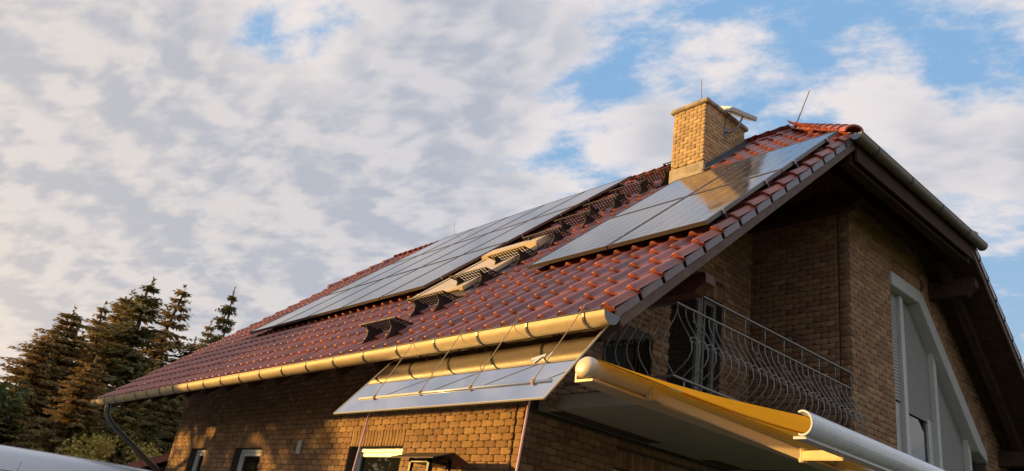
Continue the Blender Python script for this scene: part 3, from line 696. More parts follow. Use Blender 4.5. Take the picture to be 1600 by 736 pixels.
# ------------------------------------------------------------------ solar panels
def make_panel():
    root = bpy.data.objects.new('solar_panel', None); COL.objects.link(root)
    w, h = 1.10, 1.70
    def P(name, m, boxes, uv=False):
        mb = MB()
        for b in boxes: mb.box(*b)
        mb.v = [(x, y, z-Z0) for x, y, z in mb.v]; o = mb.build(name, m, None); o.parent = root; return o
    P('panel_frame', 'frame', [((0, 0, -.036), (w, .016, .002)), ((0, h-.016, -.036), (w, h, .002)), ((0, .016, -.036), (.016, h-.016, .002)), ((w-.016, .016, -.036), (w, h-.016, .002))])
    g_ = P('panel_glass', 'pv', [((.015, .015, -.010), (w-.015, h-.015, -.002))])
    me = g_.data; ul = me.uv_layers.new(name='UVMap')
    for lp in me.loops: v = me.vertices[lp.vertex_index].co; ul.data[lp.index].uv = (v.x/w, v.y/h)
    P('mounting_rail', 'black', [((-.02, .30, -.085), (w+.02, .335, -.038))]); P('mounting_rail', 'black', [((-.02, 1.27, -.085), (w+.02, 1.305, -.038))])
    P('clamp', 'alu', [((w-.002, .305, -.040), (w+.014, .33, .004))]); P('clamp', 'alu', [((w-.002, 1.275, -.040), (w+.014, 1.30, .004))])
    return root
def copy_tree(o, parent=None):
    c = o.copy(); COL.objects.link(c); c.parent = parent
    for ch in o.children: copy_tree(ch, c)
    return c
proto = make_panel(); used = False
def place_panel(x, u, label, group, rotj=0., sc=(1, 1, 1)):
    global used
    o = proto if not used else copy_tree(proto); used = True
    o.location = RP(x, u, .18 if x < -4 else .15)+Vector((0, 0, Z0)); o.rotation_euler = (TH_+rotj, 0, 0); o.scale = sc; tag(o, label, 'solar panel', group); return o
ordn = ['first', 'second', 'third', 'fourth', 'fifth']
GP1 = 'two by two block of solar panels below the chimney'
for x, u, lb in [(-2.42, 1.60, 'lower left panel of the four below the chimney, its corner nearest the roof steps'), (-1.22, 1.60, 'lower right panel of the four below the chimney, its front edge over the verge tiles'),
                 (-2.42, 3.23, 'upper left panel of the four, directly below the chimney and mirroring it'), (-1.22, 3.23, 'upper right panel of the four, beneath the hip end of the roof')]:
    place_panel(-2.40 if x < -2 else -1.225, u, lb, GP1, sc=(1.055, .945, 1))
GP2 = 'three rows of solar panels left of the roof window'
for r, (u, rn) in enumerate(((1.92, 'bottom'), (3.655, 'middle'), (5.39, 'top'))):
    for k in range(5):
        x = -10.30+1.118*k
        side = ['at the far left end', 'second from the far left end', 'in the middle column', 'second from the roof window side', 'nearest the roof steps'][k]
        place_panel(x, u, 'solar panel in the %s row of the large array, %s' % (rn, side), GP2)

# ------------------------------------------------------------------ chimney sweep steps
def make_step():
    root = bpy.data.objects.new('roof_step', None); COL.objects.link(root); w = .70; dp_ = .25
    def fin(mb, name, m): mb.v = [(x, y, z-Z0) for x, y, z in mb.v]; o = mb.build(name, m, None); o.parent = root; return o
    # origin: front left corner of the grating; x along the eave, y into the house, z up
    gr = MB(); gr.box((0, 0, -.002), (w, .009, .010)); gr.box((0, dp_-.010, -.004), (w, dp_, .010))
    for a in (.0, w-.012): gr.box((a, .012, -.006), (a+.012, dp_-.012, .008))
    for k in range(1, 4): gr.box((.012, dp_*k/4-.004, -.004), (w-.012, dp_*k/4+.003, .006))
    n = 13
    for i in range(n):
        for k in range(4):
            a = w*(i+.5+.5*(k % 2))/n
            if a > w-.02: continue
            gr.box((a-.007, dp_*k/4+.003, -.003), (a+.007, dp_*(k+1)/4-.004, .006))
    fin(gr, 'grating', 'brownsteel')
    for bx in (.10, w-.14):
        b_ = MB(); prof = [(.02, -.006), (.235, -.006), (.25, -.02), (.22, -.045), (.215, -.075), (.30, -.068), (.37, -.02), (.39, -.035), (.335, -.105), (.21, -.165), (.09, -.245), (.0, -.330), (-.055, -.395), (-.07, -.385), (-.035, -.31), (.02, -.215), (.055, -.13), (.06, -.06), (.035, -.03)]
        b_.prism([(bx, y, z) for y, z in prof], (.012, 0, 0))
        fin(b_, 'bracket', 'brownsteel')
    f_ = MB(); f_.obox((w/2, .19, -.20), (.0+w/2-.05, 0, 0), (0, .012, .010), (0, -.008, .010)); fin(f_, 'support_bar', 'brownsteel')
    return root
sp = make_step(); GS = 'chimney sweep steps up the roof'
slab = ['lowest roof step, just above the gutter', 'second roof step from the gutter, below the roof window', 'third roof step, beside the lower corner of the roof window', 'fourth roof step, beside the roof window shutter box', 'fifth roof step, just above the roof window', 'sixth roof step, beside the lower left panel of the four', 'seventh roof step, third below the chimney', 'eighth roof step, second below the chimney', 'ninth roof step, just below the chimney foot', 'highest roof step, half hidden behind the chimney']
for k in range(10):
    o = sp if k == 0 else copy_tree(sp); u = .24+.705*k-(.0 if k < 9 else .05); p = RP(-3.80, u, .25); o.location = (p.x+(0 if k < 9 else .15), p.y, p.z+Z0); tag(o, slab[k], 'roof step', GS)

# ------------------------------------------------------------------ lightning rods and conductor
def rod(name_label, p, q, r=.008):
    m_ = MB(); m_.tube([p, q], [r*1.5, r*.9], 6); o = m_.build('lightning_rod', 'alu'); tag(o, name_label, 'lightning rod', 'lightning rods'); return o
rod('thin upright lightning rod on top of the chimney', (-2.85, 4.62, 5.08), (-2.87, 4.62, 5.78))
rod('leaning lightning rod at the right end of the ridge', (-1.73, HW, ZR+.08), (-1.46, 5.45, ZR+.62))
rod('faint distant lightning rod above the large solar array', (-10.4, HW, ZR+.1), (-10.5, HW, ZR+.55), .006)
m_ = MB(); m_.tube([(-1.8, HW, ZR+.17), (-2.5, HW, ZR+.155), (-4.5, HW, ZR+.16), (-8, HW, ZR+.155), (-12.6, HW, ZR+.16)], .005, 6); tag(m_.build('conductor_wire', 'alu'), 'thin metal conductor wire along the roof ridge', 'wire')

# flat antenna on the chimney
an = TH('flat_antenna', 'flat pale grey box antenna on an arm at the chimney', 'antenna', (cx1, 4.85, 4.6))
ac = Vector((-2.40, 4.98, 5.15)); ax = Vector((.10, .40, .02)).normalized(); az_ = Vector((.45, -.1, .85)).normalized(); ay = az_.cross(ax).normalized(); az_ = ax.cross(ay)
m_ = MB(); m_.obox(ac, ax*.27, ay*.15, az_*.036); m_.build('antenna_panel', 'antenna', an, bevel=.012)
m_ = MB(); m_.tube([(cx1, 4.78, 4.74), (cx1+.10, 4.80, 4.72), (cx1+.18, 4.88, 4.82), (cx1+.2, 4.98, 5.08)], .016, 8); m_.build('antenna_arm', 'zinc_c', an, smooth=True)
m_ = MB(); m_.box((cx1-.0, 4.74, 4.66), (cx1+.02, 4.82, 4.84)); m_.build('wall_plate', 'zinc_c', an)
m_ = MB(); m_.tube([(cx1+.01, 4.77, 4.82), (cx1+.05, 4.75, 5.0), (cx1+.10, 4.83, 5.10), (cx1+.2, 4.95, 5.10)], .006, 6); m_.build('antenna_cable', 'black', an, smooth=True)
# floodlight under the soffit
fl = TH('floodlight', 'small pale floodlight at the top of the bay wall', 'lamp', (XB+.02, ky(6.4), 3.2))
m_ = MB(); m_.obox((XB+.15, ky(6.38), kz(3.50)), (.06, 0, -.02), (0, .11, 0), (.01, 0, .028)); m_.build('lamp_head', 'antenna', fl, bevel=.008)
m_ = MB(); m_.beam((XB+.0, ky(6.45), kz(3.6)), (XB+.12, ky(6.42), kz(3.54)), .03, .03); m_.build('lamp_arm', 'black', fl)
m_ = MB(); m_.box((-7.37, YW-.035, -.79), (-7.24, YW-.016, -.60)); vo = m_.build('vent_cover', 'render', None, bevel=.004)
tag(vo, 'small pale rectangular vent cover on the brick wall between two windows', 'vent')
for k in range(4): m_ = MB(); m_.box((-7.355, YW-.041, -.76+.04*k), (-7.255, YW-.036, -.745+.04*k)); m_.build('louvre', 'upvc_g', vo)

# ------------------------------------------------------------------ balcony railing
rl = TH('balcony_railing', 'grey wrought iron balcony railing with bellied bars and scrolls', 'railing', (XB, 1.84, -.15))
RY0, RY1 = 1.60, YC-.02; ZA, ZB_, ZC_ = kz(.99), kz(.79), kz(.05)
m_ = MB(); m_.beam((XB, RY0-.02, ZA), (XB, RY1, ZA), .034, .012); m_.build('handrail', 'iron', rl)
m_ = MB(); m_.beam((XB, RY0-.02, ZB_), (XB, RY1, ZB_), .022, .012); m_.build('top_rail', 'iron', rl)
m_ = MB(); m_.beam((XB, RY0-.02, ZC_), (XB, RY1, ZC_), .034, .016); m_.build('bottom_rail', 'iron', rl)
m_ = MB(); m_.beam((XB, RY0, ZA), (XU+.02, RY0, ZA), .034, .012); m_.build('handrail', 'iron', rl)
m_ = MB(); m_.beam((XB, RY0, ZB_), (XU+.02, RY0, ZB_), .022, .012); m_.build('top_rail', 'iron', rl)
m_ = MB(); m_.beam((XB, RY0, ZC_), (XU+.02, RY0, ZC_), .034, .016); m_.build('bottom_rail', 'iron', rl)
belly = [(.79, 0), (.74, .0), (.68, .012), (.60, .05), (.50, .115), (.42, .165), (.35, .195), (.28, .20), (.21, .17), (.15, .11), (.10, .045), (.07, .012), (.05, 0)]
def sub(pts, n=3):
    out = []
    for i in range(len(pts)-1):
        for k in range(n): t = k/n; out.append(tuple(pts[i][j]*(1-t)+pts[i+1][j]*t for j in range(2)))
    return out+[pts[-1]]
bel = [(kz(z), h*.95) for z, h in belly]
def instanced(name, mb, m, offs):
    mb.v = [(x, y, z-Z0) for x, y, z in mb.v]; o0 = mb.build(name, m, None, smooth=True); me = o0.data; bpy.data.objects.remove(o0)
    for T in offs: single(name, me, T, rl)
nb = 27; stp = (RY1-RY0)/nb
b_ = MB(); b_.tube([(h, 0, z) for z, h in bel], .0065, 6)
T1 = [Matrix.Translation((XB, RY0+stp*(i+.0), 0)) for i in range(0, nb+1)]
RZ = Matrix.Rotation(-math.pi/2, 4, 'Z')
nb2 = 10; st2 = (XB-XU)/nb2*1.0
T2 = [Matrix.Translation((XB-st2*i, RY0, 0))@RZ for i in range(0, nb2)]
instanced('baluster', b_, 'iron', T1+T2)
b_ = MB(); b_.tube([(0, 0, ZB_), (0, 0, ZA)], .0065, 6)
instanced('upright', b_, 'iron', [Matrix.Translation((XB, RY0+stp*i, 0)) for i in range(0, nb+1, 3)]+[Matrix.Translation((XB-st2*i, RY0, 0)) for i in (3, 6, 9)])
b_ = MB(); b_.tube([(0, 0, -.155), (0, 0, ZC_)], .011, 6)
instanced('foot_post', b_, 'iron', [Matrix.Translation((XB, RY0+.16+1.12*i, 0)) for i in range(4)]+[Matrix.Translation((XB-.8, RY0, 0))])
def spiral(c, r, a0, a1, sgn=1, n=14):
    return [(c[0]+math.cos(a0+(a1-a0)*i/n)*r*(1-.62*i/n)*sgn, c[1]+math.sin(a0+(a1-a0)*i/n)*r*(1-.62*i/n)) for i in range(n+1)]
# C-scroll riding between the bars at the widest part of the belly
b_ = MB(); pts = spiral((-.030, .0), .030, 0, 4.9)[::-1]+spiral((.030, .0), .030, math.pi, math.pi-4.9)
arc = [(math.cos(math.pi*i/10)*.058, .012+math.sin(math.pi*i/10)*.045) for i in range(11)]
lo = [( .058-.022+math.cos(t)*.022*(1-.5*(-t)/4.2), .012+math.sin(t)*.022*(1-.5*(-t)/4.2)) for t in np.linspace(0, -4.2, 10)]
b_.tube([(0, y, z) for y, z in arc], .005, 5); b_.tube([(0, y, z) for y, z in lo], .005, 5); b_.tube([(0, -y, z) for y, z in lo], .005, 5)
instanced('scroll', b_, 'iron', [Matrix.Translation((XB+.165, RY0+stp*(i+.5), kz(.37))) for i in range(0, nb)]+[Matrix.Translation((XB-st2*(i+.5), RY0-.165, kz(.37)))@RZ for i in range(0, nb2-1)])
b_ = MB()
for sx in (1, -1):
    for sz2 in (1, -1):
        sp_ = [(0, sx*(.0+.045*t/9+math.cos(t*.55)*.022*(1-t/14)), sz2*(.01+.012*t/1.4*.55+math.sin(t*.55)*.022*(1-t/14))) for t in range(0, 12)]
        b_.tube([(-.55*z, y, z) for x, y, z in sp_], .005, 5)
instanced('flower_scroll', b_, 'iron', [Matrix.Translation((XB+.068, RY0+stp*(i+.0), kz(.60))) for i in range(2, nb, 4)]+[Matrix.Translation((XB-st2*i, RY0-.068, kz(.60)))@RZ for i in (2, 6)])
# black wire hanging beside the railing
m_ = MB(); m_.tube([(-1.5, 1.7, .9), (-1.52, 1.68, .6), (-1.46, 1.66, .35), (-1.36, 1.64, .15), (-1.34, 1.63, -.1)], .006, 6); tag(m_.build('hanging_cable', 'black', None, smooth=True), 'thin cable hanging at the balcony corner behind the railing', 'cable')

# ------------------------------------------------------------------ awning
aw = TH('awning', 'extended awning with cream case, yellow cloth and white front bar', 'awning', (.0, 1.5, -.6))
AX, AY0, AY1, AZ = .10, -.37, 3.60, -.545
prof = [(.080*math.cos(a)*(1.05 if math.cos(a) < 0 else 1.), .066*math.sin(a)+.010*math.cos(a)) for a in [2*math.pi*k/24 for k in range(24)]]
m_ = MB(); m_.prism([(AX+x, AY0+.03, AZ+z) for x, z in prof], (0, AY1-AY0, 0)); m_.build('awning_case', 'cream', aw, smooth=False, bevel=.0)
ec = MB(); P0 = [(AX+x*1.06, AZ+z*1.06) for x, z in prof]; n = len(P0)
rings = [(1., .03), (1., .005), (.97, -.006), (.88, -.016), (.6, -.026), (.25, -.03)]
V = []; 
for k, dy in rings:
    for x, z in P0: V.append((AX+(x-AX)*k, AY0+dy, AZ+(z-AZ)*k))
F = [(r*n+i, r*n+(i+1) % n, (r+1)*n+(i+1) % n, (r+1)*n+i) for r in range(len(rings)-1) for i in range(n)]+[tuple((len(rings)-1)*n+i for i in range(n))]
ec.add(V, F); ec.build('end_cap', 'cream', aw, smooth=True)
m_ = MB(); m_.box((AX-.12, AY0+.03, AZ-.088), (AX+.05, AY1, AZ-.072)); m_.box((AX-.12, AY0+.03, AZ-.072), (AX-.10, AY1, AZ+.04)); m_.build('mounting_bar', 'cream', aw, bevel=.004)
m_ = MB()
# end cap plate of the case, small fittings
m_.box((AX+.03, .22, AZ-.09), (AX+.10, .36, AZ+.01)); m_.build('arm_shoulder', 'cream', aw, bevel=.01)
BX, BZ = 1.67, -.965
# front bar: hollow C profile opening towards the cloth
nC = 16; rO, rI = .066, .055; lo_ = []
for k in range(nC+1):
    a = R(-115)+R(230)*k/nC; lo_.append((BX+math.cos(a)*rO*.85, BZ+math.sin(a)*rO))
for k in range(nC, -1, -1):
    a = R(-115)+R(230)*k/nC; lo_.append((BX+math.cos(a)*rI*.85, BZ+math.sin(a)*rI))
m_ = MB()
nn = len(lo_); FY0, FY1 = AY0-.02, AY1
V = [(x, FY0, z) for x, z in lo_]+[(x, FY1, z) for x, z in lo_]
F = [(i, (i+1) % nn, nn+(i+1) % nn, nn+i) for i in range(nn)]+[(i, i+1, nn-2-i, nn-1-i) for i in range(nC)]
m_.add(V, F); fb = m_.build('front_bar', 'white', aw)
mod = fb.modifiers.new('smooth', 'BEVEL'); mod.width = .002; mod.segments = 2
m_ = MB(); m_.box((BX-.06, FY0+.02, BZ-.077), (BX+.01, FY1, BZ-.063)); m_.build('front_bar_lip', 'white', aw)
# cloth, slightly sagging
m_ = MB(); nu, nv = 16, 24; V = []
for i in range(nu+1):
    t = i/nu
    for j in range(nv+1):
        v = j/nv; sag = -.045*math.sin(math.pi*t)*(.55+.45*math.sin(math.pi*min(1, v*1.6+.02)))-.006*math.sin(v*19)*t*(1-t)*4
        V.append((AX+.03+(BX-.015-AX-.03)*t, AY0+.04+(AY1-AY0-.06)*v, AZ+.072+(BZ+.045-AZ-.072)*t+sag))
F = [(i*(nv+1)+j, i*(nv+1)+j+1, (i+1)*(nv+1)+j+1, (i+1)*(nv+1)+j) for i in range(nu) for j in range(nv)]
m_.add(V, F); fo = m_.build('cloth', 'fabric', aw, smooth=True)
for y in (.75, 1.85, 2.95):
    m_ = MB(); j = int((y-AY0-.04)/(AY1-AY0-.06)*nv); m_.tube([Vector(V[i*(nv+1)+j])-Vector((0, 0, .004)) for i in range(nu+1)], .0045, 5); m_.build('seam', 'fabric', aw)
sh, el, wr = Vector((AX+.07, .28, AZ-.045)), Vector((1.105, .63, -.938)), Vector((BX-.05, .15, BZ-.06))
m_ = MB(); m_.beam(sh, el, .042, .062); m_.build('upper_arm', 'cream', aw, bevel=.008)
m_ = MB(); m_.beam(el+Vector((.02, -.02, -.005)), wr, .038, .058); m_.build('forearm', 'cream', aw, bevel=.008)
m_ = MB(); m_.tube([el-Vector((0, 0, .044)), el+Vector((0, 0, .044))], .028, 12); m_.build('elbow', 'cream', aw, bevel=.004)
sh2, el2, wr2 = Vector((AX+.07, 2.9, AZ-.045)), Vector((1.105, 2.5, -.938)), Vector((BX-.05, 3.0, BZ-.06))
m_ = MB(); m_.beam(sh2, el2, .042, .062); m_.build('upper_arm', 'cream', aw, bevel=.008)
m_ = MB(); m_.beam(el2, wr2, .038, .058); m_.build('forearm', 'cream', aw, bevel=.008)
for y in (2.0, 3.3): m_ = MB(); m_.beam((XB-.1, y, -.33), (AX-.10, y, AZ+.02), .05, .05); m_.build('wall_bracket', 'cream', aw)

# ------------------------------------------------------------------ mirror-like sheet under the gutter, hung on cords
PA = R(51); pd = Vector((0, math.cos(PA), math.sin(PA))); pn = Vector((0, -math.sin(PA), math.cos(PA)))
PO = Vector((0, .02, -.15))
def PP(x, t, h=0.): return PO+pd*t+pn*h+Vector((x, 0, 0))       # t = 0 below the gutter, negative towards the lower edge
pxl, pxr, tl, tt = -2.99, -.14, -.80, .18
plh = TH('mirror_sheet', 'large mirror-like sheet hung on cords below the sunlit gutter', 'mirror sheet', tuple(PP(-1.5, tl)))
m_ = MB(); m_.obox(PP((pxl+pxr)/2, (tl+tt)/2, 0), RX*(pxr-pxl)/2, pd*(tt-tl)/2, pn*.004); m_.build('sheet', 'sheet', plh)
for nm, a, b in (('edge_trim', PP(pxl, tl, .002), PP(pxr, tl, .002)), ('edge_trim', PP(pxl, tl, .002), PP(pxl, tt, .002)), ('edge_trim', PP(pxr, tl, .002), PP(pxr, tt, .002))):
    m_ = MB(); m_.beam(a, b, .009, .012, up=pn); m_.build(nm, 'edge', plh)
tr = -.60
m_ = MB(); m_.beam(PP(-2.80, tr, .010), PP(-.22, tr, .010), .022, .008, up=pn); m_.build('rod', 'white', plh, smooth=True, label='white rod across the sheet')
cx = [-2.52, -1.80, -1.12, -.40]; gx = [-2.36, -1.64, -.94, -.20]
for i, (a, b) in enumerate(zip(cx, gx)):
    m_ = MB(); kp = PP(a, tr, .02); m_.tube([kp+Vector((math.cos(t)*.013, math.sin(t)*.008, math.sin(t)*.016+.004)) for t in np.linspace(0, 6.2, 9)], .007, 6)
    m_.build('knot', 'rope', plh, smooth=True)
    m_ = MB(); top = Vector((b, -.150, -.015)); m_.tube([kp, kp.lerp(top, .5)-Vector((0, 0, .006)), top, top+Vector((.006, .012, .035)), top+Vector((.0, .04, .03))], .0038, 5)
    where = ['leftmost of the four cords holding the sheet, above the left pink rope', 'second cord from the left holding the sheet', 'third cord from the left holding the sheet', 'rightmost of the four cords holding the sheet, at the gutter end'][i]
    tag(m_.build('cord', 'rope', None, smooth=True), where, 'cord', 'cords between the gutter and the sheet')
# small white strips on the sheet
m_ = MB(); m_.obox(PP(-.62, -.27, .006), (RX*.9+pd*.3)*.07, (pd*.9-RX*.3)*.022, pn*.0015); m_.obox(PP(-.60, -.30, .009), (RX*.4+pd*.9)*.04, (pd*.4-RX*.9)*.018, pn*.0015); m_.obox(PP(-.50, -.25, .007), (pd)*.035, RX*.008, pn*.0015); m_.build('white_strips', 'upvc', plh)
for a, b, lb in (((PP(-2.52, tr, .02)), Vector((-2.52+.02, -.62, -3.36)), 'pink rope hanging from the left end of the sheet in front of the window'), ((PP(-.40, tr, .02)), Vector((-.42, -.55, -3.36)), 'pink rope hanging from the right end of the sheet by the house corner')):
    m_ = MB(); m_.tube([a, a.lerp(b, .3)+Vector((.004, 0, 0)), a.lerp(b, .6), b], .0085, 6); o = m_.build('rope', 'rope_p', None, smooth=True); tag(o, lb, 'rope', 'pink ropes')

# ------------------------------------------------------------------ lantern-shaped bird feeder in front of the wall
bf = TH('bird_feeder', 'dark open bird feeder with a low pitched roof in front of the brick wall', 'bird feeder', (-3.45, 1.05, -3.4))
fx, fy, fz = -3.44, 1.02, -.90
m_ = MB(); hw, hd = .40, .26
for sg in (-1, 1): m_.prism([(fx-hw, fy+sg*hd, fz-.045), (fx+hw, fy+sg*hd, fz-.045), (fx+hw, fy, fz+.045), (fx-hw, fy, fz+.045)], (0, 0, .012))
m_.build('feeder_roof', 'barge', bf)
m_ = MB()
for dx in (-.17, .17):
    for dy in (-.13, .13): m_.box((fx+dx-.018, fy+dy-.018, fz-.48), (fx+dx+.018, fy+dy+.018, fz+.0))
m_.box((fx-.188, fy-.148, fz-.07), (fx+.188, fy+.148, fz-.03)); m_.build('frame_post', 'black', bf)
m_ = MB(); m_.box((fx-.26, fy-.2, fz-.51), (fx+.26, fy+.2, fz-.48)); m_.build('tray', 'wood', bf)
m_ = MB(); m_.tube([(fx, fy, -3.4), (fx, fy, fz-.51)], .03, 8); m_.build('pole', 'wood', bf)
for k in range(3): m_ = MB(); m_.tube([(fx+.1*math.cos(t)*.9, fy-.13, fz-.16-.09*k+math.sin(t)*.03) for t in np.linspace(0, 6.1, 12)], .006, 5); m_.build('wire_loop', 'iron', bf)

# ------------------------------------------------------------------ van
vn = TH('van', 'white van, only its roof edge and upper side in view beyond the driveway', 'van', (-13.2, .2, -3.4))
vu = Vector((.50, .866, 0)).normalized(); vw = Vector((vu.y, -vu.x, 0))      # along the van, and towards the camera
VO = Vector((-13.35, -2.22, -3.4))
sec = [(-.98, .45), (-.99, .9), (-.97, 1.35), (-.88, 1.80), (-.83, 1.98), (-.75, 2.07), (-.55, 2.13), (0, 2.15)]
sec = sec+[(-x, z) for x, z in sec[-2::-1]]
prof_l = [(-.05, .80, .93), (.0, .96, .955), (.10, 1., .985), (.4, 1., 1.0), (1.2, 1., 1.006), (2.2, 1., 1.0), (3.0, 1., 1.0), (3.7, 1., .985), (4.3, .98, .94), (4.8, .93, .62), (5.6, .85, .45)]
V = []; n = len(sec)
for (l, kx, kz) in prof_l:
    for x, z in sec: V.append(VO+vu*l-vw*(x*kx)+Vector((0, 0, .45+(z-.45)*kz*1.045)))
F = [(i*n+j, i*n+j+1, (i+1)*n+j+1, (i+1)*n+j) for i in range(len(prof_l)-1) for j in range(n-1)]+[tuple(range(n)), tuple((len(prof_l)-1)*n+j for j in range(n))]+[(i*n, i*n+n-1, (i+1)*n+n-1, (i+1)*n) for i in range(len(prof_l)-1)]
m_ = MB(); m_.add(V, F); bo = m_.build('body', 'van', vn, smooth=True); mod = bo.modifiers.new('edges', 'SUBSURF'); mod.levels = 2; mod.render_levels = 2
m_ = MB(); m_.tube([VO+vu*l+vw*.888+Vector((0, 0, 1.78+.03*math.sin(l))) for l in (.15, .8, 1.5, 2.3, 3.0)], .007, 5); m_.build('side_trim', 'rubber', vn)
m_ = MB(); m_.tube([VO+vu*1.62+vw*.955+Vector((0, 0, 1.35)), VO+vu*1.60+vw*.895+Vector((0, 0, 1.78)), VO+vu*1.60+vw*.845+Vector((0, 0, 1.98))], .005, 5); m_.build('door_seam', 'rubber', vn)
m_ = MB(); m_.prism([VO+vu*l+vw*(.945-.12*(z-1.2)+.045)+Vector((0, 0, z)) for l, z in ((.4, 1.25), (3.3, 1.25), (3.1, 1.60), (.4, 1.62))], -vw*.02); m_.build('side_window', 'glass', vn)
for l in (.95, 4.2):
    for sg in (-1, 1):
        m_ = MB(); c = VO+vu*l+vw*(.86*sg)+Vector((0, 0, .33)); m_.tube([c-vw*.1, c+vw*.1], .33, 20); wo_ = m_.build('wheel', 'rubber', vn); m_ = MB(); m_.tube([c-vw*.11, c+vw*.11], .2, 14); m_.build('rim', 'alu', wo_)

# ------------------------------------------------------------------ neighbouring houses
def small_house(name, label, c, ux, w, d, eave, ridge, wallm):
    h = TH(name, label, 'house', (c[0], c[1], -3.4)); c = Vector((c[0], c[1], -3.4)); ux = Vector(ux).normalized(); uy = Vector((-ux.y, ux.x, 0))
    m_ = MB(); m_.obox(c+Vector((0, 0, eave/2)), ux*w/2, uy*d/2, Vector((0, 0, eave/2))); m_.prism([c-ux*w/2-uy*d/2+Vector((0, 0, eave)), c-ux*w/2+uy*d/2+Vector((0, 0, eave)), c-ux*w/2+Vector((0, 0, ridge-.15))], ux*w); m_.build('wall', wallm, h)
    m_ = MB(); ang = math.atan2(ridge-eave, d/2); sl_ = math.hypot(d/2, ridge-eave)+.5
    for sg in (-1, 1):
        dn_ = (uy*sg*math.cos(ang)-Vector((0, 0, math.sin(ang)))); top = c+Vector((0, 0, ridge+.1)); m_.obox(top+dn_*sl_/2, ux*(w/2+.4), dn_*sl_/2, dn_.cross(ux).normalized()*.06)
    ro_ = m_.build('roof', 'tile', h)
    # tile courses as geometry: ribs down the slope
    m_ = MB()
    for sg in (-1, 1):
        dn_ = (uy*sg*math.cos(ang)-Vector((0, 0, math.sin(ang)))); nr = dn_.cross(ux).normalized(); nr = nr if nr.z > 0 else -nr; k = -w/2-.35
        while k < w/2+.35:
            for q in range(int(sl_/.36)):
                p = c+Vector((0, 0, ridge+.1))+ux*k+nr*.075+dn_*(.36*q); m_.obox(p+dn_*.18, ux*.06, dn_*.18+nr*.012, nr*.03)
            k += .24
    m_.build('roof_tiling', 'tile', ro_, kind='stuff')
    m_ = MB()
    for sg in (-1, 1):
        m_.obox(c+uy*(d/2+.01)*sg+Vector((0, 0, eave*.55)), ux*.6, uy*.01, Vector((0, 0, .6)))
    m_.build('window', 'glass', h)
    return h
small_house('neighbour_house', 'white neighbouring gable with a dark red verge at the left edge', (-24.2, -3.7), (.99, .1, 0), 6, 7.0, 2.2, 3.75, 'render')
small_house('garden_house', 'low outbuilding with a red tiled roof behind the downpipe', (-18.2, 4.6), (.93, -.37, 0), 4.6, 4.4, 2.15, 3.2, 'barge')

# ------------------------------------------------------------------ trees
def leafcard(P, d, w, r):
    # one small kite-shaped spray: 2 triangles
    d = d.normalized(); s2 = d.cross(Vector((r.uniform(-1, 1), r.uniform(-1, 1), r.uniform(-.3, 1)))).normalized()
    return [P, P+d*.5*1+s2*w, P+d, P+d*.5-s2*w]
def add_cards(V, F, P, d, ln, w, s2):
    n = len(V); V += [P, P+d*ln*.5+s2*w, P+d*ln, P+d*ln*.45-s2*w]; F.append((n, n+1, n+2, n+3))
def spruce_mesh(seed, H=10., rad=2.3, dens=1.0, gap=.0, droop=.35):
    r = random.Random(seed); V = []; F = []; nw = int(H*3.0)
    for i in range(nw):
        t = (i+r.uniform(0, .6))/nw; z = H*(.06+.93*t); Rr = rad*(1-t)**.72*(r.uniform(.7, 1.15))+.1
        nbr = r.randint(6, 9)
        for b in range(nbr):
            if r.random() < gap: continue
            a = 2*math.pi*(b+r.uniform(-.35, .35))/nbr; ln = Rr*r.uniform(.6, 1.12)
            d = Vector((math.cos(a), math.sin(a), 0)); side = Vector((-d.y, d.x, 0)); nseg = max(3, int(ln/.13))
            up0 = .25 if t > .6 else .05
            for k in range(nseg):
                f = (k+.5)/nseg; p = d*(ln*f)+Vector((0, 0, z+ln*(up0*f-droop*f*f+.12*f**4)))
                for q in range(int(7*dens)):
                    sg = r.choice((-1, 1)); l2 = (.30*(1-f)+.13)*r.uniform(.6, 1.3)*(.6+.4*min(1, ln))
                    dv = (side*sg*r.uniform(.3, 1.)+d*r.uniform(.2, .9)+Vector((0, 0, r.uniform(-.75, .12)))).normalized()
                    n_ = dv.cross(Vector((r.uniform(-1, 1), r.uniform(-1, 1), r.uniform(.2, 1.2)))).normalized()
                    add_cards(V, F, p+Vector((r.uniform(-.05, .05), r.uniform(-.05, .05), r.uniform(-.05, .05))), dv, l2, l2*r.uniform(.13, .22), n_)
    for k in range(26):
        z = H*(.95+.06*r.random()); a = r.uniform(0, 6.28); add_cards(V, F, Vector((0, 0, z)), Vector((math.cos(a)*.5, math.sin(a)*.5, .8)).normalized(), .16, .03, Vector((-math.sin(a), math.cos(a), 0)))
    return V, F
def broad_mesh(seed, H, rad, nclump, leaf=.12, per=260, low=.25, flat=1.):
    r = random.Random(seed); V = []; F = []; limbs = []
    for c in range(nclump):
        while True:
            p = Vector((r.uniform(-1, 1), r.uniform(-1, 1), r.uniform(-1, 1)))
            if .25 < p.length < 1: break
        ctr = Vector((p.x*rad, p.y*rad, H*(low+(1-low)*.5)+p.z*H*(1-low)*.5*flat)); cr = rad*r.uniform(.16, .34); limbs.append(ctr)
        for k in range(per):
            q = Vector((r.gauss(0, 1), r.gauss(0, 1), r.gauss(0, .8))); q = q.normalized()*cr*(r.random()**.4)
            dv = Vector((r.uniform(-1, 1), r.uniform(-1, 1), r.uniform(-1, .6))).normalized(); n_ = dv.cross(Vector((r.uniform(-1, 1), r.uniform(-1, 1), r.uniform(-1, 1)))).normalized()
            l2 = leaf*r.uniform(.6, 1.3); add_cards(V, F, ctr+q, dv, l2, l2*.33, n_)
    return V, F, limbs
def qmesh(name, V, F, m): return rawmesh(name, [tuple(v) for v in V], np.array(F), M[m])
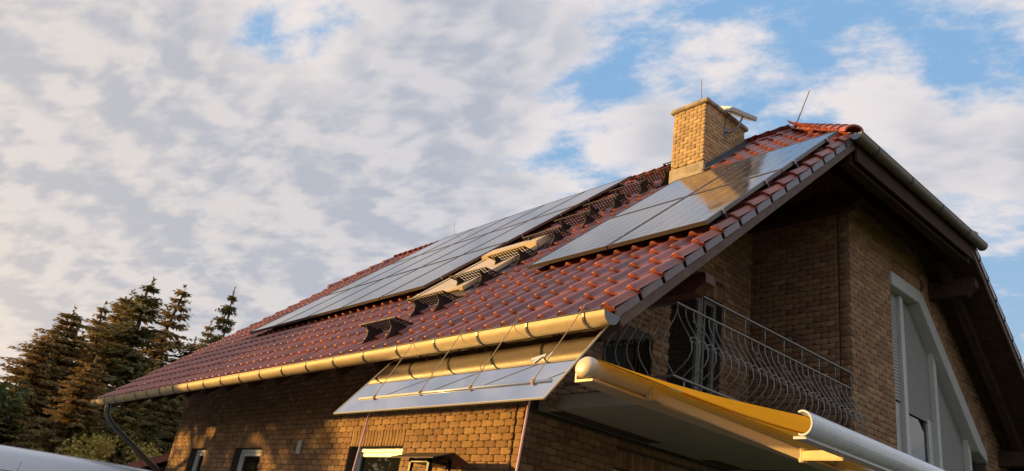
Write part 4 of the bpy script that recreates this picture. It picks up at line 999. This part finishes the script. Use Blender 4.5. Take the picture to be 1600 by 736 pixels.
def trunk_mesh(H, r0, limbs=None, seed=0):
    rr = random.Random(seed); mb = MB(); pts = [(rr.uniform(-.04, .04)*i, rr.uniform(-.04, .04)*i, H*i/6) for i in range(7)]; mb.tube(pts, [r0*(1-.8*i/6) for i in range(7)], 9)
    for l in (limbs or [])[:14]:
        b = Vector(pts[2]).lerp(Vector(pts[5]), rr.random()); mid = b.lerp(l, .5)+Vector((0, 0, .2)); mb.tube([b, mid, l], [r0*.35, r0*.2, r0*.07], 6)
    me = bpy.data.meshes.new('trunk'); me.from_pydata(mb.v, [], mb.f); me.materials.append(M['trunk']); return me
SPM = [(qmesh('crown', *spruce_mesh(1, 10, 3.3, 1.15), 'spruce2'), 10), (qmesh('crown', *spruce_mesh(2, 10, 2.9, 1.0, .08), 'spruce'), 10), (qmesh('crown', *spruce_mesh(3, 10, 2.5, .9, .2, .25), 'spruce2'), 10)]
TRK = trunk_mesh(9.8, .17)
def spruce(x, y, H, v, label, w=1., rot=0., group='spruces beyond the drive'):
    o = TH('spruce_tree', label, 'tree', (x, y, -3.4), group); k = H/10
    for nm, me in (('crown', SPM[v][0]), ('trunk', TRK)):
        c = bpy.data.objects.new(nm, me); COL.objects.link(c); c.parent = o; c.scale = (k*w, k*w, k); c.rotation_euler = (0, 0, rot)
def at(x, y, dist, dummy=None):
    d = Fv+Rv*((x-800)/1217.11)-Uv*((y-368)/1217.11); d = d/math.hypot(d.x, d.y); p = CAMP+d*dist; return p.x, p.y, p.z      # real position of a crown tip seen in that direction
for tip, dist, v, w, rot, lb in [((118, 482), 30, 0, 1.25, 0., 'broad brownish spruce, shorter one towards the left of the row'), ((165, 476), 31, 2, .9, 1., 'thin topped spruce just right of the broad left one'),
        ((207, 458), 33, 0, 1.1, 2., 'dense spruce beside the tallest one on its left'), ((240, 441), 30, 1, 1.15, 3., 'tallest spruce of the row, with a ragged pointed top'),
        ((288, 450), 31, 2, 1.05, 4., 'open spruce right of the tallest with sky showing through'), ((330, 505), 33, 2, .8, 5., 'low spruce top just clear of the tiled roof'),
        ((366, 455), 28, 1, .62, .5, 'narrow spruce standing alone against the sky at the roof edge'), ((75, 525), 29, 0, 1.25, 1.5, 'drooping spruce at the left shoulder of the row'),
        ((40, 590), 27, 1, 1.3, 2.5, 'low dark spruce nearest the left edge'), ((150, 560), 25, 0, 1.2, 4.2, 'short spruce in front, above the van roof'), ((255, 560), 26, 1, 1.2, 3.7, 'short dark spruce in front, behind the gutter end'), ((215, 590), 24, 1, 1.2, 5.2, 'lowest dark spruce, behind the yellow shrub'),
        ((305, 532), 31, 0, 1.2, 1.1, 'low bushy spruce between the open one and the narrow one at the roof edge'), ((275, 585), 29, 0, 1.3, 2.2, 'dense low spruce seen under the gutter beside the house corner')]:
    x, y, z = at(tip[0], tip[1], dist); spruce(x, y, z, v, lb, w*1.12, rot)
def broad(name, x, y, H, rad, m, label, ncl, leaf, per, seed, cat='tree', low=.25, tr=.16):
    o = TH(name, label, cat, (x, y, -3.4)); V, F, lm = broad_mesh(seed, H, rad, ncl, leaf, per, low)
    c = bpy.data.objects.new('crown', qmesh('crown', V, F, m)); COL.objects.link(c); c.parent = o
    t = bpy.data.objects.new('trunk', trunk_mesh(H*.8, tr, lm, seed)); COL.objects.link(t); t.parent = o
x, y, z = at(-48, 575, 24); broad('leafy_tree', x, y, z, 1.7, 'leaf', 'dark leafy tree cut off by the left edge', 34, .16, 260, 5)
x, y, z = at(178, 672, 24); broad('yellow_shrub', x, y, z+.1, 1.9, 'leaf_y', 'yellow green shrub behind the van below the downpipe', 46, .11, 260, 6, 'shrub', .12, .06)
x, y, z = at(120, 700, 25); broad('yellow_shrub', x, y, z+.1, .9, 'leaf_y', 'small yellow shrub left of the larger one above the van', 20, .11, 220, 8, 'shrub', .12, .05)
# trees behind the photographer that shade the left of the house and mirror in the windows
broad('garden_tree', -18.6, -5.3, 7.4, 2.9, 'leaf', 'broad garden tree south west of the house', 60, .22, 185, 9, low=.05, tr=.3)
broad('garden_tree', -14.0, -17.5, 7.0, 2.6, 'leaf_y', 'yellowing garden tree across the drive', 30, .2, 260, 11, low=.25, tr=.2)
broad('garden_tree', 10.5, 9.0, 8.5, 3.6, 'leaf_y', 'autumn tree beyond the gable side lawn', 50, .22, 300, 12, low=.2, tr=.25)
broad('garden_tree', 12.5, 2.5, 7.5, 3.2, 'leaf', 'green tree on the gable side lawn', 40, .22, 280, 13, low=.2, tr=.22)
